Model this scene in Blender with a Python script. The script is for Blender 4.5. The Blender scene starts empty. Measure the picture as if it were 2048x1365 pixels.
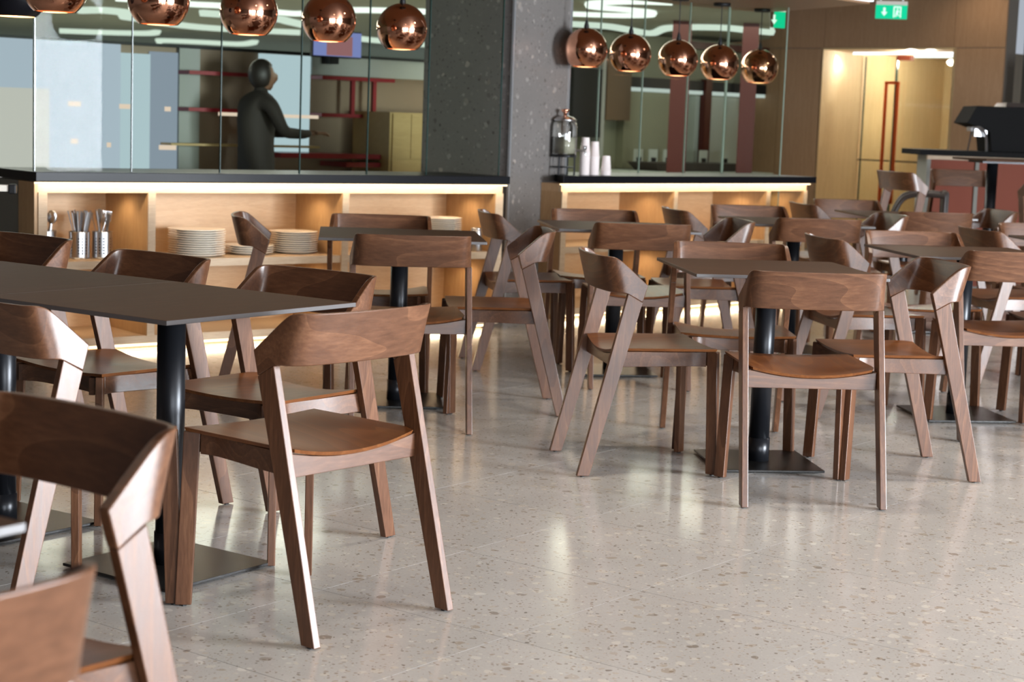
import bpy, bmesh, math, random
from mathutils import Vector, Matrix
random.seed(7)
PI = math.pi
SC = bpy.context.scene
COL = SC.collection

# ---------------------------------------------------------------- camera
PITCH, ROLL, CAMH, FPX = 0.125812, 0.036027, 1.25048, 3517.6
cd = bpy.data.cameras.new('camera')
cam = bpy.data.objects.new('camera', cd)
COL.objects.link(cam)
fw = Vector((0, math.cos(PITCH), -math.sin(PITCH)))
rt0 = Vector((1, 0, 0)); up0 = rt0.cross(fw)
rt = rt0 * math.cos(ROLL) + up0 * math.sin(ROLL)
up = -rt0 * math.sin(ROLL) + up0 * math.cos(ROLL)
M = Matrix((rt, up, -fw)).transposed().to_4x4()
M.translation = Vector((0, 0, CAMH))
cam.matrix_world = M
cd.sensor_width = 36.0
cd.lens = FPX / 2048 * 36
cd.clip_end = 100
cd.dof.use_dof = True
cd.dof.focus_distance = 5.2
cd.dof.aperture_fstop = 5.6
SC.camera = cam

# ---------------------------------------------------------------- world, exposure, big lights
w = bpy.data.worlds.new('world'); SC.world = w; w.use_nodes = True
w.node_tree.nodes['Background'].inputs[0].default_value = (0.80, 0.88, 1.0, 1)
w.node_tree.nodes['Background'].inputs[1].default_value = 0.5
SC.view_settings.view_transform = 'Standard'
SC.view_settings.look = 'None'
SC.view_settings.exposure = 0.0
SC.view_settings.gamma = 1.0
SC.view_settings.use_curve_mapping = False
SC.cycles.use_denoising = True
SC.cycles.max_bounces = 8
SC.cycles.diffuse_bounces = 4
SC.cycles.glossy_bounces = 4
SC.cycles.transparent_max_bounces = 12
SC.cycles.caustics_reflective = False
SC.cycles.caustics_refractive = False
SC.cycles.sample_clamp_indirect = 4.0


def area(name, loc, direction, sx, sy, power, color, spread=PI):
    l = bpy.data.lights.new(name, 'AREA'); l.shape = 'RECTANGLE'
    l.size = sx; l.size_y = sy; l.energy = power; l.color = color; l.spread = spread
    o = bpy.data.objects.new(name, l); COL.objects.link(o)
    o.location = loc
    o.rotation_euler = Vector(direction).to_track_quat('-Z', 'Y').to_euler()
    return o


DAY = (0.86, 0.93, 1.0)
WIN_Y = [-2.0, -0.3, 1.4, 3.1]          # centres of the right-hand windows
for y in WIN_Y:
    area('window_daylight', (8.42, y, 1.3), (-1, 0, 0), 1.5, 2.3, {-2.0: 50, -0.3: 190, 1.4: 1000, 3.1: 1450}[y], DAY)
for x in (1.8, 4.0, 6.2):  # front windows out of view, added to light surfaces facing the camera
    area('window_daylight', (x, -3.9, 1.35), (0, 1, 0), 1.6, 2.2, 110 if x < 2 else 270, DAY)


def spot(name, loc, direction, power, color, angle, blend=0.6, radius=0.02):
    l = bpy.data.lights.new(name, 'SPOT'); l.energy = power; l.color = color
    l.spot_size = angle; l.spot_blend = blend; l.shadow_soft_size = radius
    o = bpy.data.objects.new(name, l); COL.objects.link(o)
    o.location = loc
    o.rotation_euler = Vector(direction).to_track_quat('-Z', 'Y').to_euler()
    return o


def point(name, loc, power, color, radius=0.05):
    l = bpy.data.lights.new(name, 'POINT'); l.energy = power; l.color = color; l.shadow_soft_size = radius
    o = bpy.data.objects.new(name, l); COL.objects.link(o); o.location = loc
    return o


FILL_SPOTS = [(-2.6, 1.5), (-0.2, 1.2), (2.2, 1.0), (4.6, 1.4), (-2.8, 4.0), (-0.4, 3.8), (2.0, 3.6), (4.4, 4.0), (0.6, 6.0), (2.9, 6.2), (5.2, 6.6), (1.8, 8.4), (4.2, 8.8), (3.6, 11.2), (5.6, 11.4), (3.3, 14.9)]  # unseen spots added as top fill, power set by area
for (x, y) in FILL_SPOTS:
    spot('ceiling_fill_spot', (x, y, 2.93), (0, 0, -1), (22 if y < 2 else 60) if x < 0.3 else 140, (1.0, 0.90, 0.77), 2.6, 1.0, 0.12)

# ---------------------------------------------------------------- materials
def srgb(r, g, b):
    f = lambda c: (c / 255 / 12.92) if c / 255 <= 0.04045 else ((c / 255 + 0.055) / 1.055) ** 2.4
    return (f(r), f(g), f(b), 1)


class NT:
    def __init__(s, name):
        s.m = bpy.data.materials.new(name); s.m.use_nodes = True
        s.t = s.m.node_tree; s.t.nodes.clear()
        s.out = s.t.nodes.new('ShaderNodeOutputMaterial')

    def n(s, kind, props=None, **ins):
        nd = s.t.nodes.new('ShaderNode' + kind)
        for k, v in (props or {}).items(): setattr(nd, k, v)
        for k, v in ins.items():
            key = int(k[1:]) if k[0] == 'i' and k[1:].isdigit() else k.replace('_', ' ')
            if hasattr(v, 'is_linked') or hasattr(v, 'links'): s.t.links.new(v, nd.inputs[key])
            else: nd.inputs[key].default_value = v
        return nd

    def math(s, op, a, b=0.0, c=0.0):
        return s.n('Math', {'operation': op}, i0=a, i1=b, i2=c).outputs[0]

    def mix(s, fac, a, b, blend='MIX'):
        nd = s.t.nodes.new('ShaderNodeMix'); nd.data_type = 'RGBA'; nd.blend_type = blend
        for i, v in ((0, fac), (6, a), (7, b)):
            if hasattr(v, 'links'): s.t.links.new(v, nd.inputs[i])
            else: nd.inputs[i].default_value = v
        return nd.outputs[2]

    def ramp(s, fac, stops):
        nd = s.n('ValToRGB', Fac=fac); e = nd.color_ramp.elements
        while len(e) > 1: e.remove(e[-1])
        e[0].position = stops[0][0]; e[0].color = stops[0][1]
        for p, c in stops[1:]:
            q = e.new(p); q.color = c
        return nd.outputs[0]

    def bsdf(s, **ins):
        b = s.n('BsdfPrincipled', None, **ins)
        s.t.links.new(b.outputs[0], s.out.inputs[0]); return b


def plain(name, col, rough=0.5, metal=0.0, coat=0.0, bump=0.0, bscale=200, spec=0.5):
    t = NT(name); ins = dict(Base_Color=col, Roughness=rough, Metallic=metal, Coat_Weight=coat, Specular_IOR_Level=spec)
    b = t.bsdf(**ins)
    tc = t.n('TexCoord')
    nz = t.n('TexNoise', Vector=tc.outputs['Object'], Scale=bscale, Detail=3.0)
    if bump:
        bp = t.n('Bump', Height=nz.outputs[0], Strength=bump, Distance=0.001)
        t.t.links.new(bp.outputs[0], b.inputs['Normal'])
    else:
        c = t.mix(nz.outputs[0], tuple(x * 0.94 for x in col[:3]) + (1,), tuple(min(1, x * 1.06) for x in col[:3]) + (1,))
        t.t.links.new(c, b.inputs['Base Color'])
    return t.m


def emit(name, col, strength):
    t = NT(name)
    e = t.n('Emission', Color=col, Strength=strength)
    t.t.links.new(e.outputs[0], t.out.inputs[0]); return t.m


def wood(name, dark, mid, light, axis='X', rough=0.32, ring=5.0, coat=0.05, world=False, stretch=9.0, contrast=1.0, jitter=0.08, spec=0.5):
    """grain runs along the given axis"""
    t = NT(name)
    tc = t.n('TexCoord'); oi = t.n('ObjectInfo')
    if world: vec = t.n('NewGeometry').outputs['Position']
    else: vec = tc.outputs['Object']
    rnd = t.n('CombineXYZ', X=t.math('MULTIPLY', oi.outputs['Random'], 13.0), Y=t.math('MULTIPLY', oi.outputs['Random'], 7.3), Z=t.math('MULTIPLY', oi.outputs['Random'], 3.1))
    vec = t.n('VectorMath', {'operation': 'ADD'}, i0=vec, i1=rnd.outputs[0]).outputs[0]
    sc = [stretch, stretch, stretch]; sc['XYZ'.index(axis)] = 1.0
    mp = t.n('Mapping', Vector=vec, Scale=tuple(sc))
    big = t.n('TexNoise', Vector=mp.outputs[0], Scale=0.75, Detail=1.0, Roughness=0.4)
    rings = t.math('FRACT', t.math('MULTIPLY', big.outputs[0], ring * 3))
    rings = t.math('POWER', rings, 2.2)
    fine_mp = t.n('Mapping', Vector=mp.outputs[0], Scale=(6, 6, 6))
    fine = t.n('TexNoise', Vector=fine_mp.outputs[0], Scale=3.0, Detail=4.0, Roughness=0.65)
    f = t.math('ADD', t.math('MULTIPLY', rings, 0.24 * contrast), t.math('MULTIPLY', fine.outputs[0], 0.80))
    c = t.ramp(f, [(0.12, dark), (0.5, mid), (0.9, light)])
    hsv = t.n('HueSaturation', Color=c, Value=t.math('ADD', t.math('MULTIPLY', oi.outputs['Random'], jitter * 2), 1 - jitter))
    rr = t.math('ADD', t.math('MULTIPLY', fine.outputs[0], 0.12), rough - 0.06)
    b = t.bsdf(Base_Color=hsv.outputs[0], Roughness=rr, Coat_Weight=coat, Coat_Roughness=0.25, Specular_IOR_Level=spec)
    bp = t.n('Bump', Height=fine.outputs[0], Strength=0.08, Distance=0.002)
    t.t.links.new(bp.outputs[0], b.inputs['Normal'])
    return t.m


def terrazzo(name, base_a, base_b, chips, rough=0.1, scale=1.0, coat=0.0, jitter=0.0, density=1.0, spec=0.5, gain=1.0):
    t = NT(name)
    pos = t.n('NewGeometry').outputs['Position']
    wn = t.n('TexNoise', Vector=pos, Scale=18.0 * scale, Detail=2.0)
    wob = t.n('VectorMath', {'operation': 'SCALE'}, i0=wn.outputs['Color'], Scale=0.035 / scale).outputs[0]
    vec = t.n('VectorMath', {'operation': 'ADD'}, i0=pos, i1=wob).outputs[0]
    cloud = t.n('TexNoise', Vector=pos, Scale=3.5, Detail=5.0, Roughness=0.65)
    grain = t.n('TexNoise', Vector=pos, Scale=120.0, Detail=3.0)
    col = t.mix(t.math('ADD', t.math('MULTIPLY', cloud.outputs[0], 0.6), t.math('MULTIPLY', grain.outputs[0], 0.4)), base_a, base_b)
    for i, (s, thr, cols) in enumerate(chips):
        v = t.n('TexVoronoi', {'feature': 'F1'}, Vector=vec, Scale=s * scale, Randomness=1.0)
        sep = t.n('SeparateColor', Color=v.outputs['Color'])
        size = t.math('MULTIPLY', t.math('POWER', sep.outputs[0], 1.5), thr * density)
        mask = t.n('MapRange', {'interpolation_type': 'SMOOTHSTEP'}, Value=t.math('SUBTRACT', size, v.outputs['Distance']), i1=-0.02, i2=0.03, i3=0.0, i4=1.0).outputs[0]
        cc = t.ramp(sep.outputs[1], cols)
        col = t.mix(t.math('MULTIPLY', mask, 0.7), col, cc)
    if jitter:
        oi = t.n('ObjectInfo')
        col = t.n('HueSaturation', Color=col, Value=t.math('ADD', t.math('MULTIPLY', oi.outputs['Random'], jitter * 2), 1 - jitter)).outputs[0]
    if gain != 1.0: col = t.mix(1.0, col, (gain, gain, gain, 1), 'MULTIPLY')
    rn = t.n('TexNoise', Vector=pos, Scale=2.2, Detail=3.0)
    rr = t.math('ADD', t.math('MULTIPLY', rn.outputs[0], 0.08), rough - 0.04)
    t.bsdf(Base_Color=col, Roughness=rr, Coat_Weight=coat, Coat_Roughness=0.08, Specular_IOR_Level=spec)
    return t.m


WD, WM, WL = srgb(62, 37, 22), srgb(90, 57, 37), srgb(120, 82, 56)
M_back = wood('stained_beech_lengthwise', WD, WM, WL, 'X', 0.33, ring=4.5, stretch=6.0)
M_leg = wood('stained_beech_upright', WD, WM, WL, 'Z', 0.36, ring=4.0, stretch=9.0)
M_seat = wood('stained_beech_seat', srgb(76, 42, 19), srgb(104, 60, 29), srgb(126, 80, 43), 'Y', 0.36, ring=3.0, stretch=8.0, spec=0.3)  # seat tones raised, overhead light put into the colour
M_oakH = wood('pale_oak_horizontal', srgb(178, 142, 104), srgb(198, 163, 124), srgb(214, 182, 146), 'X', 0.5, ring=2.0, coat=0.0, stretch=14, contrast=0.5, jitter=0.02)
M_oakV = wood('pale_oak_upright', srgb(166, 130, 90), srgb(188, 152, 110), srgb(206, 174, 134), 'Z', 0.5, ring=2.0, coat=0.0, stretch=14, contrast=0.5, jitter=0.02)
M_frame = wood('washed_oak_edge', srgb(168, 142, 112), srgb(188, 163, 133), srgb(203, 182, 155), 'X', 0.5, ring=2.0, coat=0.0, stretch=14, contrast=0.5, jitter=0.02)
M_wall = wood('wall_veneer', srgb(140, 108, 80), srgb(158, 125, 96), srgb(174, 143, 114), 'Z', 0.45, ring=2.0, coat=0.0, stretch=12, contrast=0.6, jitter=0.03)
M_pale = wood('pale_corridor_veneer', srgb(188, 160, 118), srgb(204, 178, 136), srgb(216, 193, 154), 'Z', 0.45, ring=2.0, coat=0.0, stretch=10, contrast=0.7, jitter=0.02)
M_block = wood('olive_oak_box', srgb(176, 146, 96), srgb(194, 164, 112), srgb(206, 178, 128), 'X', 0.5, ring=2.0, coat=0.0, stretch=10, contrast=0.6, jitter=0.02)
M_soffit = wood('soffit_veneer', srgb(112, 82, 58), srgb(128, 96, 70), srgb(142, 110, 82), 'X', 0.45, coat=0.0, stretch=10, contrast=0.6, jitter=0.02)
M_table = wood('grey_brown_laminate', srgb(60, 41, 29), srgb(74, 52, 38), srgb(88, 65, 49), 'X', 0.5, ring=3.0, coat=0.0, stretch=10, contrast=0.6, jitter=0.05, spec=0.05)
M_red = plain('red_gloss', srgb(132, 22, 34), 0.35, coat=0.3)
M_redwood = plain('red_brown_column', srgb(62, 22, 16), 0.4, spec=0.3)
M_redpanel = plain('terracotta_panel', srgb(122, 58, 38), 0.55, spec=0.2)
M_tedge = plain('laminate_edge', srgb(84, 80, 80), 0.35)
M_black = plain('black_powder_steel', srgb(30, 31, 35), 0.32, metal=0.4, bump=0.15, bscale=400)
M_blackbase = plain('black_textured_steel', srgb(34, 32, 31), 0.28, metal=0.3, bump=0.5, bscale=500)
M_slab = plain('black_stone_slab', srgb(17, 17, 21), 0.35, spec=0.16)
M_dark = plain('dark_plastic', srgb(20, 20, 22), 0.5, spec=0.3)
M_matte = plain('matt_black', srgb(13, 13, 14), 0.7, spec=0.15)
M_steel = plain('brushed_steel', srgb(190, 190, 192), 0.28, metal=1.0, bump=0.1)
M_trim = plain('steel_corner_trim', srgb(205, 208, 212), 0.35, metal=0.8)
M_white = plain('white_gloss', srgb(235, 228, 216), 0.25, coat=0.4)
M_paper = plain('white_paper_cup', srgb(226, 216, 214), 0.4, coat=0.2)
M_copper = plain('polished_copper', (0.93, 0.47, 0.31, 1), 0.035, metal=1.0)
M_copmatte = plain('brushed_copper', srgb(184, 84, 48), 0.3, metal=0.9)
M_grey = plain('grey_paint', srgb(122, 122, 116), 0.6)
M_hallgrey = plain('hall_grey_panel', srgb(150, 154, 152), 0.6)
M_hallwall = plain('olive_grey_wall', srgb(112, 112, 92), 0.6)
M_hallceil = plain('grey_green_ceiling', srgb(140, 144, 128), 0.7)
M_brownpanel = plain('dark_brown_panel', srgb(74, 56, 38), 0.5)
M_umber = plain('umber_panel', srgb(128, 108, 90), 0.5)
M_ceiling = plain('brown_ceiling', srgb(92, 72, 58), 0.6)
M_darkwall = plain('dark_wall', srgb(70, 62, 56), 0.7)
M_rubber = plain('black_glide', srgb(16, 15, 15), 0.6)
M_cloth = plain('dark_clothing', srgb(44, 38, 33), 0.8)
M_skin = plain('skin', srgb(150, 112, 90), 0.5)
M_hair = plain('dark_hair', srgb(34, 28, 24), 0.5)
M_frost = plain('frosted_panel', srgb(150, 156, 148), 0.5)
M_tray = plain('black_brown_tray', srgb(46, 36, 32), 0.5)
FL_A, FL_B = srgb(172, 168, 164), srgb(206, 203, 199)
M_floor = terrazzo('floor_terrazzo', FL_A, FL_B, [
    (27, 0.46, [(0.0, srgb(214, 207, 198)), (0.5, srgb(205, 196, 184)), (0.7, srgb(150, 134, 115)), (0.85, srgb(228, 224, 218)), (1.0, srgb(120, 104, 88))]),
    (75, 0.45, [(0.0, srgb(222, 217, 209)), (0.4, srgb(190, 178, 162)), (0.75, srgb(143, 125, 105)), (1.0, srgb(92, 80, 68))]),
    (110, 0.36, [(0.0, srgb(216, 209, 200)), (0.6, srgb(160, 146, 130)), (1.0, srgb(104, 90, 78))])], rough=0.15, jitter=0.03, gain=0.88)
M_pillar = terrazzo('pillar_terrazzo', srgb(112, 107, 103), srgb(136, 131, 128), [
    (22, 0.42, [(0.0, srgb(168, 162, 156)), (0.5, srgb(150, 144, 140)), (0.75, srgb(84, 78, 74)), (1.0, srgb(190, 178, 168))]),
    (55, 0.42, [(0.0, srgb(160, 154, 150)), (0.6, srgb(90, 84, 80)), (1.0, srgb(62, 58, 56))])], rough=0.35, gain=0.78)
M_grout = plain('tile_joint', srgb(120, 112, 104), 0.6)
E_strip = emit('warm_led', (1.0, 0.78, 0.48, 1), 3.5)
E_spot = emit('warm_spot_lens', (1.0, 0.66, 0.34, 1), 12)
E_bulb = emit('pendant_bulb', (1.0, 0.50, 0.20, 1), 7)
E_glow = emit('amber_glow', (1.0, 0.20, 0.05, 1), 1.3)
E_glow2 = emit('amber_core', (1.0, 0.55, 0.25, 1), 4.0)
E_white = emit('white_led', (0.92, 1.0, 0.97, 1), 1.4)
E_white2 = emit('dim_led', (0.86, 1.0, 0.92, 1), 0.9)
E_cool = emit('corridor_led', (0.9, 0.95, 1.0, 1), 2)
E_green = emit('exit_green', (0.01, 0.72, 0.36, 1), 1.0)
E_sign = emit('exit_white', (0.75, 1.0, 0.88, 1), 1.3)
E_pink = emit('shelf_led', (1.0, 0.78, 0.66, 1), 0.9)
E_blue = emit('reflected_window_blue', srgb(178, 192, 212), 1.05)  # pane emitters paint the window reflection of the left glass
E_blue2 = emit('reflected_window_pale', srgb(180, 200, 214), 1.1)
E_blue3 = emit('reflected_window_grey', srgb(146, 158, 178), 1.0)
E_offw = emit('glow_pane_cream', srgb(206, 205, 203), 1.0)  # emission puts brightness into the cream panel, no lamp there
E_tv = emit('screen_glow', (0.28, 0.33, 0.75, 1), 0.8)
E_tv2 = emit('screen_glow_pink', (0.55, 0.25, 0.28, 1), 0.6)


def glass(name, tint, refl):
    t = NT(name)
    fr = t.n('Fresnel', IOR=1.5)
    g = t.n('BsdfGlossy', Color=(1, 1, 1, 1), Roughness=0.0)
    tr = t.n('BsdfTransparent', Color=tint)
    mx = t.n('MixShader', i0=t.math('MULTIPLY', fr.outputs[0], refl), i1=tr.outputs[0], i2=g.outputs[0])
    t.t.links.new(mx.outputs[0], t.out.inputs[0]); return t.m


M_glass = glass('partition_glass', (0.90, 0.93, 0.88, 1), 0.035)
M_glassedge = plain('glass_edge', srgb(36, 60, 56), 0.2)
M_glassedgeL = plain('glass_edge_light', srgb(140, 156, 142), 0.2)
M_jar = glass('jar_glass', (0.95, 0.95, 0.93, 1), 2.0)
M_doorglass = glass('door_glass', (0.93, 0.96, 0.92, 1), 0.6)


# ---------------------------------------------------------------- mesh helpers
def tag(o, label=None, cat=None, group=None, kind=None):
    if label: o['label'] = label
    if cat: o['category'] = cat
    if group: o['group'] = group
    if kind: o['kind'] = kind
    return o


def thing(name, loc, rz, label, cat, group=None):
    o = bpy.data.objects.new(name, None); COL.objects.link(o)
    o.empty_display_size = 0.1
    o.location = loc; o.rotation_euler = (0, 0, rz)
    return tag(o, label, cat, group)


def obj(name, bm, mat, parent=None, smooth=False, bevel=0.0, loc=None, rz=None):
    me = bpy.data.meshes.new(name)
    if smooth:
        for f in bm.faces: f.smooth = True
        for e in bm.edges:
            if len(e.link_faces) != 2 or e.calc_face_angle(0) > 0.7: e.smooth = False
    bm.to_mesh(me); bm.free()
    mats = mat if isinstance(mat, (list, tuple)) else [mat]
    for m in mats: me.materials.append(m)
    o = bpy.data.objects.new(name, me); COL.objects.link(o)
    if parent: o.parent = parent
    if loc: o.location = loc
    if rz is not None: o.rotation_euler = (0, 0, rz)
    if bevel:
        b = o.modifiers.new('bevel', 'BEVEL'); b.width = bevel; b.segments = 2; b.limit_method = 'ANGLE'
    return o


def box(bm, x0, x1, y0, y1, z0, z1, mi=0):
    v = [bm.verts.new(p) for p in ((x0, y0, z0), (x1, y0, z0), (x1, y1, z0), (x0, y1, z0), (x0, y0, z1), (x1, y0, z1), (x1, y1, z1), (x0, y1, z1))]
    fs = []
    for f in ((3, 2, 1, 0), (4, 5, 6, 7), (0, 1, 5, 4), (1, 2, 6, 5), (2, 3, 7, 6), (3, 0, 4, 7)):
        fa = bm.faces.new([v[i] for i in f]); fa.material_index = mi; fs.append(fa)
    return fs


def boxo(name, dims, mat, parent=None, bevel=0.0, **k):
    bm = bmesh.new(); box(bm, *dims)
    return obj(name, bm, mat, parent, bevel=bevel, **k)


def hexa(bm, lo, hi):
    """prism between two equally long loops"""
    a = [bm.verts.new(p) for p in lo]; b = [bm.verts.new(p) for p in hi]
    n = len(a)
    bm.faces.new(list(reversed(a))); bm.faces.new(b)
    for i in range(n):
        bm.faces.new((a[i], a[(i + 1) % n], b[(i + 1) % n], b[i]))
    bmesh.ops.recalc_face_normals(bm, faces=bm.faces[:])


def lathe(bm, prof, n=32, cap0=True, cap1=True, mi=0):
    rings = []
    for r, z in prof:
        rings.append([bm.verts.new((r * math.cos(2 * PI * i / n), r * math.sin(2 * PI * i / n), z)) for i in range(n)])
    for a, b in zip(rings, rings[1:]):
        for i in range(n):
            f = bm.faces.new((a[i], a[(i + 1) % n], b[(i + 1) % n], b[i])); f.material_index = mi
    if cap0: bm.faces.new(list(reversed(rings[0]))).material_index = mi
    if cap1: bm.faces.new(rings[-1]).material_index = mi


def tube(bm, pts, r, n=8, closed=False):
    pts = [Vector(p) for p in pts]; rings = []
    m = len(pts)
    for i, p in enumerate(pts):
        a = pts[(i - 1) % m] if (closed or i > 0) else p
        b = pts[(i + 1) % m] if (closed or i < m - 1) else p
        t = (b - a).normalized()
        u = t.cross(Vector((0, 0, 1)))
        if u.length < 1e-4: u = Vector((1, 0, 0))
        u.normalize(); v = t.cross(u)
        rings.append([bm.verts.new(p + (u * math.cos(2 * PI * k / n) + v * math.sin(2 * PI * k / n)) * r) for k in range(n)])
    rr = rings + ([rings[0]] if closed else [])
    for a, b in zip(rr, rr[1:]):
        for k in range(n): bm.faces.new((a[k], a[(k + 1) % n], b[(k + 1) % n], b[k]))
    if not closed:
        bm.faces.new(rings[0]); bm.faces.new(list(reversed(rings[-1])))
    bmesh.ops.recalc_face_normals(bm, faces=bm.faces[:])


def crom(pts, sub=5):
    out = []
    P = [Vector(p) for p in pts]
    for i in range(len(P) - 1):
        p0 = P[max(i - 1, 0)]; p1 = P[i]; p2 = P[i + 1]; p3 = P[min(i + 2, len(P) - 1)]
        for k in range(sub):
            t = k / sub
            out.append(0.5 * ((2 * p1) + (p2 - p0) * t + (2 * p0 - 5 * p1 + 4 * p2 - p3) * t * t + (3 * p1 - p0 - 3 * p2 + p3) * t ** 3))
    out.append(P[-1])
    return out


def strip_wall(bm, path, z0f, z1f, th, inward=1):
    """vertical curved board along a plan path; z0f/z1f give bottom/top z for a path point"""
    n = len(path); o = []; inn = []
    for i, p in enumerate(path):
        a = Vector(path[max(i - 1, 0)]); b = Vector(path[min(i + 1, n - 1)])
        t = (b - a).to_2d().normalized(); nn = Vector((-t.y, t.x)) * th * inward
        o.append(((p[0], p[1], z0f(p)), (p[0], p[1], z1f(p))))
        q = (p[0] + nn.x, p[1] + nn.y)
        inn.append(((q[0], q[1], z0f(p)), (q[0], q[1], z1f(p))))
    V = [[bm.verts.new(x) for x in (o[i][0], o[i][1], inn[i][1], inn[i][0])] for i in range(n)]
    for i in range(n - 1):
        for k in range(4):
            bm.faces.new((V[i][k], V[i][(k + 1) % 4], V[i + 1][(k + 1) % 4], V[i + 1][k]))
    bm.faces.new(V[0]); bm.faces.new(list(reversed(V[-1])))
    bmesh.ops.recalc_face_normals(bm, faces=bm.faces[:])


def copy_tree(o, parent=None):
    c = o.copy(); COL.objects.link(c)
    if parent: c.parent = parent
    for ch in list(o.children): copy_tree(ch, c)
    return c


# ================================================================ SETTING
# floor of 0.6 m terrazzo tiles laid diagonally
FE1 = Vector((-0.793, 0.609)); FE2 = Vector((0.609, 0.793))
bm = bmesh.new(); box(bm, -9, 9.5, -4.5, 24, -0.06, -0.0035)
floor = tag(obj('floor', bm, M_grout), kind='structure')
P0, PS, Q0, QS = 2.69, 0.60, 1.91, 0.61
GAP = 0.0011
tb = bmesh.new(); box(tb, -QS / 2 + GAP, QS / 2 - GAP, -PS / 2 + GAP, PS / 2 - GAP, -0.02, 0.0)
tile0 = obj('tile', tb, M_floor, floor)
tile_me = tile0.data; used_tile = False
rest = bmesh.new()
ang_t = math.atan2(FE1.y, FE1.x)
for i in range(-22, 40):
    for j in range(-28, 34):
        pc = P0 + (i + 0.5) * PS; qc = Q0 + (j + 0.5) * QS
        c = FE2 * pc + FE1 * qc
        if not (-7.5 < c.x < 8.6 and -3.6 < c.y < 22.0): continue
        if c.y > 1.6 and c.y < 14.5 and abs(c.x) < c.y * 0.30 + 0.35:
            if not used_tile: o = tile0; used_tile = True
            else:
                o = bpy.data.objects.new('tile', tile_me); COL.objects.link(o); o.parent = floor
            o.location = (c.x, c.y, 0); o.rotation_euler = (0, 0, ang_t)
        else:
            hx, hy = QS / 2 - GAP, PS / 2 - GAP
            cor = [c + FE1 * a + FE2 * b for a, b in ((-hx, -hy), (-hx, hy), (hx, hy), (hx, -hy))]
            f = rest.faces.new([rest.verts.new((p.x, p.y, 0)) for p in cor])
            if f.normal.z < 0: f.normal_flip()
rest.normal_update()
for f in rest.faces:
    if f.normal.z < 0: f.normal_flip()
tag(obj('outer_tiles', rest, M_floor, floor), kind='stuff')

# ceiling, walls behind and beside the camera, with window openings
ceil = bmesh.new(); box(ceil, -8, 9.5, -4.2, 19.5, 2.95, 3.1)
tag(obj('ceiling', ceil, M_ceiling), kind='structure')
wr = bmesh.new()
box(wr, 8.5, 8.7, -4.2, 19, 2.5, 2.95); box(wr, 8.5, 8.7, -4.2, 19, 0, 0.12)
edges = [-4.2]
for y in WIN_Y: edges += [y - 0.78, y + 0.78]
edges.append(13.2)
for a, b in zip(edges[0::2], edges[1::2]): box(wr, 8.5, 8.7, a, b, 0.12, 2.5)
tag(obj('wall_right', wr, M_darkwall), kind='structure')
wf = bmesh.new()
box(wf, -8, 8.7, -4.2, -4.0, 2.5, 2.95); box(wf, -8, 8.7, -4.2, -4.0, 0, 0.2)
edges = [-8]
for x in (1.8, 4.0, 6.2): edges += [x - 0.83, x + 0.83]
edges.append(8.7)
for a, b in zip(edges[0::2], edges[1::2]): box(wf, a, b, -4.2, -4.0, 0.2, 2.5)
tag(obj('wall_front', wf, M_darkwall), kind='structure')
tag(boxo('wall_left', (-7.6, -7.4, -4.2, 19, 0, 2.95), M_darkwall), kind='structure')
nwin = 0
for y in WIN_Y:
    nwin += 1
    bm = bmesh.new()
    for a, b, c, d in ((y - 0.78, y - 0.72, 0.12, 2.5), (y + 0.72, y + 0.78, 0.12, 2.5), (y - 0.72, y + 0.72, 0.12, 0.17), (y - 0.72, y + 0.72, 2.44, 2.5)):
        box(bm, 8.44, 8.56, a, b, c, d)
    wnd = tag(obj('window_%d' % nwin, bm, M_black), kind='structure')
for x in (1.8, 4.0, 6.2):  # frames of the added front windows
    nwin += 1
    bm = bmesh.new()
    for a, b, c, d in ((x - 0.83, x - 0.77, 0.2, 2.5), (x + 0.77, x + 0.83, 0.2, 2.5), (x - 0.77, x + 0.77, 0.2, 0.26), (x - 0.77, x + 0.77, 2.44, 2.5)):
        box(bm, a, b, -4.1, -3.94, c, d)
    tag(obj('window_%d' % nwin, bm, M_black), kind='structure')


# local frames: s along the counter, n behind it
class Frame:
    def __init__(s, ox, oy, ang): s.o = Vector((ox, oy)); s.a = ang

    def xf(s, o):
        o.location = (s.o.x, s.o.y, 0); o.rotation_euler = (0, 0, s.a); return o


LF = Frame(-2.343, 8.579, 0.6780)      # left counter
RF = Frame(0.283, 10.924, 0.7854)      # right counter
LLEN, RLEN = 2.95, 2.66

# pillar with steel corner trims
PF = Frame(-0.057, 10.75, math.radians(57.1))
bm = bmesh.new(); box(bm, 0, 0.66, 0.0, 0.66, 0, 2.95)
pil = tag(PF.xf(obj('wall_pillar', bm, M_pillar)), kind='structure')
for x, y in ((0, 0), (0.66, 0)):
    PFt = boxo('corner_trim', (x - 0.008, x + 0.008, y - 0.006, y + 0.008, 0, 2.95), M_trim, pil)

# soffit above the counters
so = bmesh.new()
def poly_prism(bm, pts, z0, z1):
    hexa(bm, [(x, y, z0) for x, y in pts], [(x, y, z1) for x, y in pts])
pts = [(-3.46, 6.0), (2.32, 12.02), (1.84, 13.20), (1.80, 13.30), (1.40, 13.02), (-4.3, 8.0)]
poly_prism(so, pts, 2.10, 2.62)
soff = tag(obj('trim_1', so, M_soffit), kind='structure')
bm = bmesh.new()
d = Vector((0.6928, 0.7211)); nrm = Vector((0.7211, -0.6928))
a = Vector((0.2, 9.81)); b = Vector((2.32, 12.02))
loop = [a, b, b + nrm * 0.03, a + nrm * 0.03]
hexa(bm, [(p.x, p.y, 2.115) for p in loop], [(p.x, p.y, 2.16) for p in loop])
obj('cove_light', bm, E_cool, soff)

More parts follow.
